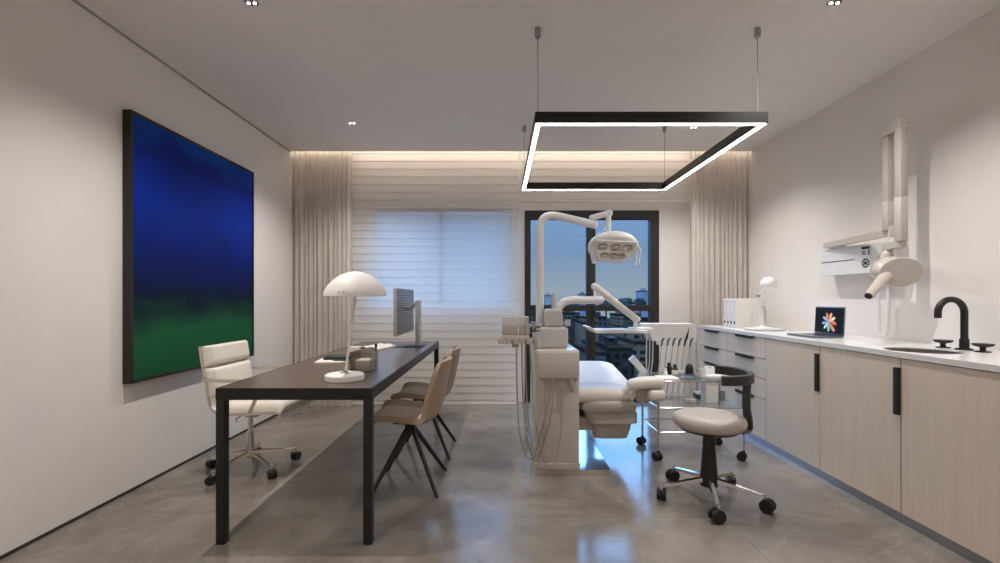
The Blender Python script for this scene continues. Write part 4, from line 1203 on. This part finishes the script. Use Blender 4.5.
bpx(581, 588, 290, 300, haze[1], 'distant tower on the skyline partly behind the middle door bar')
GB = 'dark buildings below the skyline'
LB = 'dark city building below the skyline beyond the black glass door'
lst = [(526, 548, 306, 150, 0), (550, 562, 309, 120, 3), (563, 580, 306, 170, 0), (583, 598, 312, 110, 2), (598, 607, 308, 130, 1), (607, 618, 312, 105, 3), (618, 634, 307, 160, 2), (636, 652, 309, 125, 0),
       (540, 560, 326, 80, 3), (562, 584, 330, 74, 0), (588, 606, 336, 70, 1), (610, 632, 333, 76, 3), (634, 660, 328, 82, 2), (505, 530, 312, 140, 3), (470, 500, 309, 150, 0), (662, 690, 306, 160, 0),
       (545, 575, 352, 55, 3), (580, 604, 356, 52, 0), (612, 645, 354, 56, 3)]
for a, b_, yt, Y, k in lst: bpx(a, b_, yt, Y, fac[k], LB, GB)
leafm = mat('dark_foliage', srgb(26, 31, 27), .9, noise=.4, nscale=1)
def tree(px, ytop, Y, r):
    while any(abs((px - 500) * Y / F - a) < c / 2 + r * 2 and abs(Y - b) < 7 + r * 1.5 for a, b, c in PLACED): Y += 2
    s = F / Y; x = (px - 500) / s; top = EYE - (ytop - HY) / s
    PLACED.append((x, Y, r * 2.6))
    t = thing('tree', 'dark tree on the skyline beyond the black glass door', 'tree', (x, Y, GZ), 'dark trees on the skyline')
    g = G()
    bmesh.ops.create_icosphere(g.bm, subdivisions=3, radius=1)
    rn = random.Random(px)
    from mathutils import noise as nz_
    for v in g.bm.verts:
        k = 1 + .35 * nz_.noise(v.co * 2.2 + Vector((px, 0, 0)))
        v.co = Vector((x, Y, top - r)) + Vector((v.co.x * r * 1.3 * k, v.co.y * r * k, v.co.z * r * k))
    obj('crown', g, leafm, t, smooth=0)
    obj('trunk', G().cyl((x, Y, GZ), (x, Y, top - r), .5, .35, 10), mat('bark', srgb(50, 42, 36), .9) if 'bark' not in bpy.data.materials else bpy.data.materials['bark'], t)
for a in ((622, 299, 185, 2.4), (627, 297.5, 190, 2.0), (640, 298, 180, 1.8), (606, 300, 190, 2.2), (566, 299.5, 200, 2.4), (573, 301, 170, 2)): tree(*a)

# ------------------------------------------------------------------ world and lights
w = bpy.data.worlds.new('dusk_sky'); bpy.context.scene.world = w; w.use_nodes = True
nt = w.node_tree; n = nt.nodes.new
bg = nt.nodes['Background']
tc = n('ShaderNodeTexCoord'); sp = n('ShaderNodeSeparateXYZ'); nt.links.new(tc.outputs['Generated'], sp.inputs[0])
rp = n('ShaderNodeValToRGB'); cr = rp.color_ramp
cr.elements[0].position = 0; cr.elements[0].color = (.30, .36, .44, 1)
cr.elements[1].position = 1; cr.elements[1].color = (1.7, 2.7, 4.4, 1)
for p, c in ((.02, (.31, .38, .47, 1)), (.10, (.20, .31, .50, 1)), (.18, (.2, .35, .62, 1)), (.28, (1.2, 2.8, 5.8, 1)), (.5, (1.2, 2.8, 5.8, 1)), (.65, (1.3, 2.4, 4.4, 1))):  # unseen higher band brightened to strengthen blue floor reflections and blind glow
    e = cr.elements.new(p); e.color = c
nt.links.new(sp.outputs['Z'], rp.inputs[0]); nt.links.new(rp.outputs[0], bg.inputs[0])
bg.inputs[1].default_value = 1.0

def spot(x, y, z, power, size, blend, col, tx=0, ty=0, r=.03):
    l = bpy.data.lights.new('downlight_and_fill_beam', 'SPOT'); l.energy = power; l.spot_size = math.radians(size); l.spot_blend = blend
    l.color = col; l.shadow_soft_size = r
    o = bpy.data.objects.new('downlight_and_fill_beam', l); C.objects.link(o); o.location = (x, y, z); o.rotation_euler = (ty, tx, 0)
    return o
warm = (1, .935, .865)
for x, y, _ in SPOTS: spot(x, y, H - .02, 95 if x < 0 else 95, 125 if x < 0 else 125, 1, warm if x < 0 else (1, .96, .92), r=.015)
for x in (-1.33, 1.79): spot(x, .76, H - .02, 54, 140, 1, warm); spot(x, -.8, H - .02, 54, 140, 1, warm)  # added fill spots behind the camera, no fixtures modelled for them

# ------------------------------------------------------------------ camera
cd = bpy.data.cameras.new('camera'); cam = bpy.data.objects.new('camera', cd); C.objects.link(cam)
cam.location = (0, 0, EYE); cam.rotation_euler = (PI / 2, 0, 0)
cd.sensor_width = 36; cd.lens = 36 * F / 1000; cd.shift_y = (HY - 281.5) / 1000; cd.clip_end = 2000
S = bpy.context.scene
S.camera = cam
S.view_settings.view_transform = 'Standard'; S.view_settings.look = 'None'
S.view_settings.gamma = 1; S.view_settings.exposure = .1; S.view_settings.use_curve_mapping = False
S.cycles.use_denoising = True
S.cycles.max_bounces = 10; S.cycles.diffuse_bounces = 6; S.cycles.transparent_max_bounces = 24
S.cycles.sample_clamp_indirect = 6
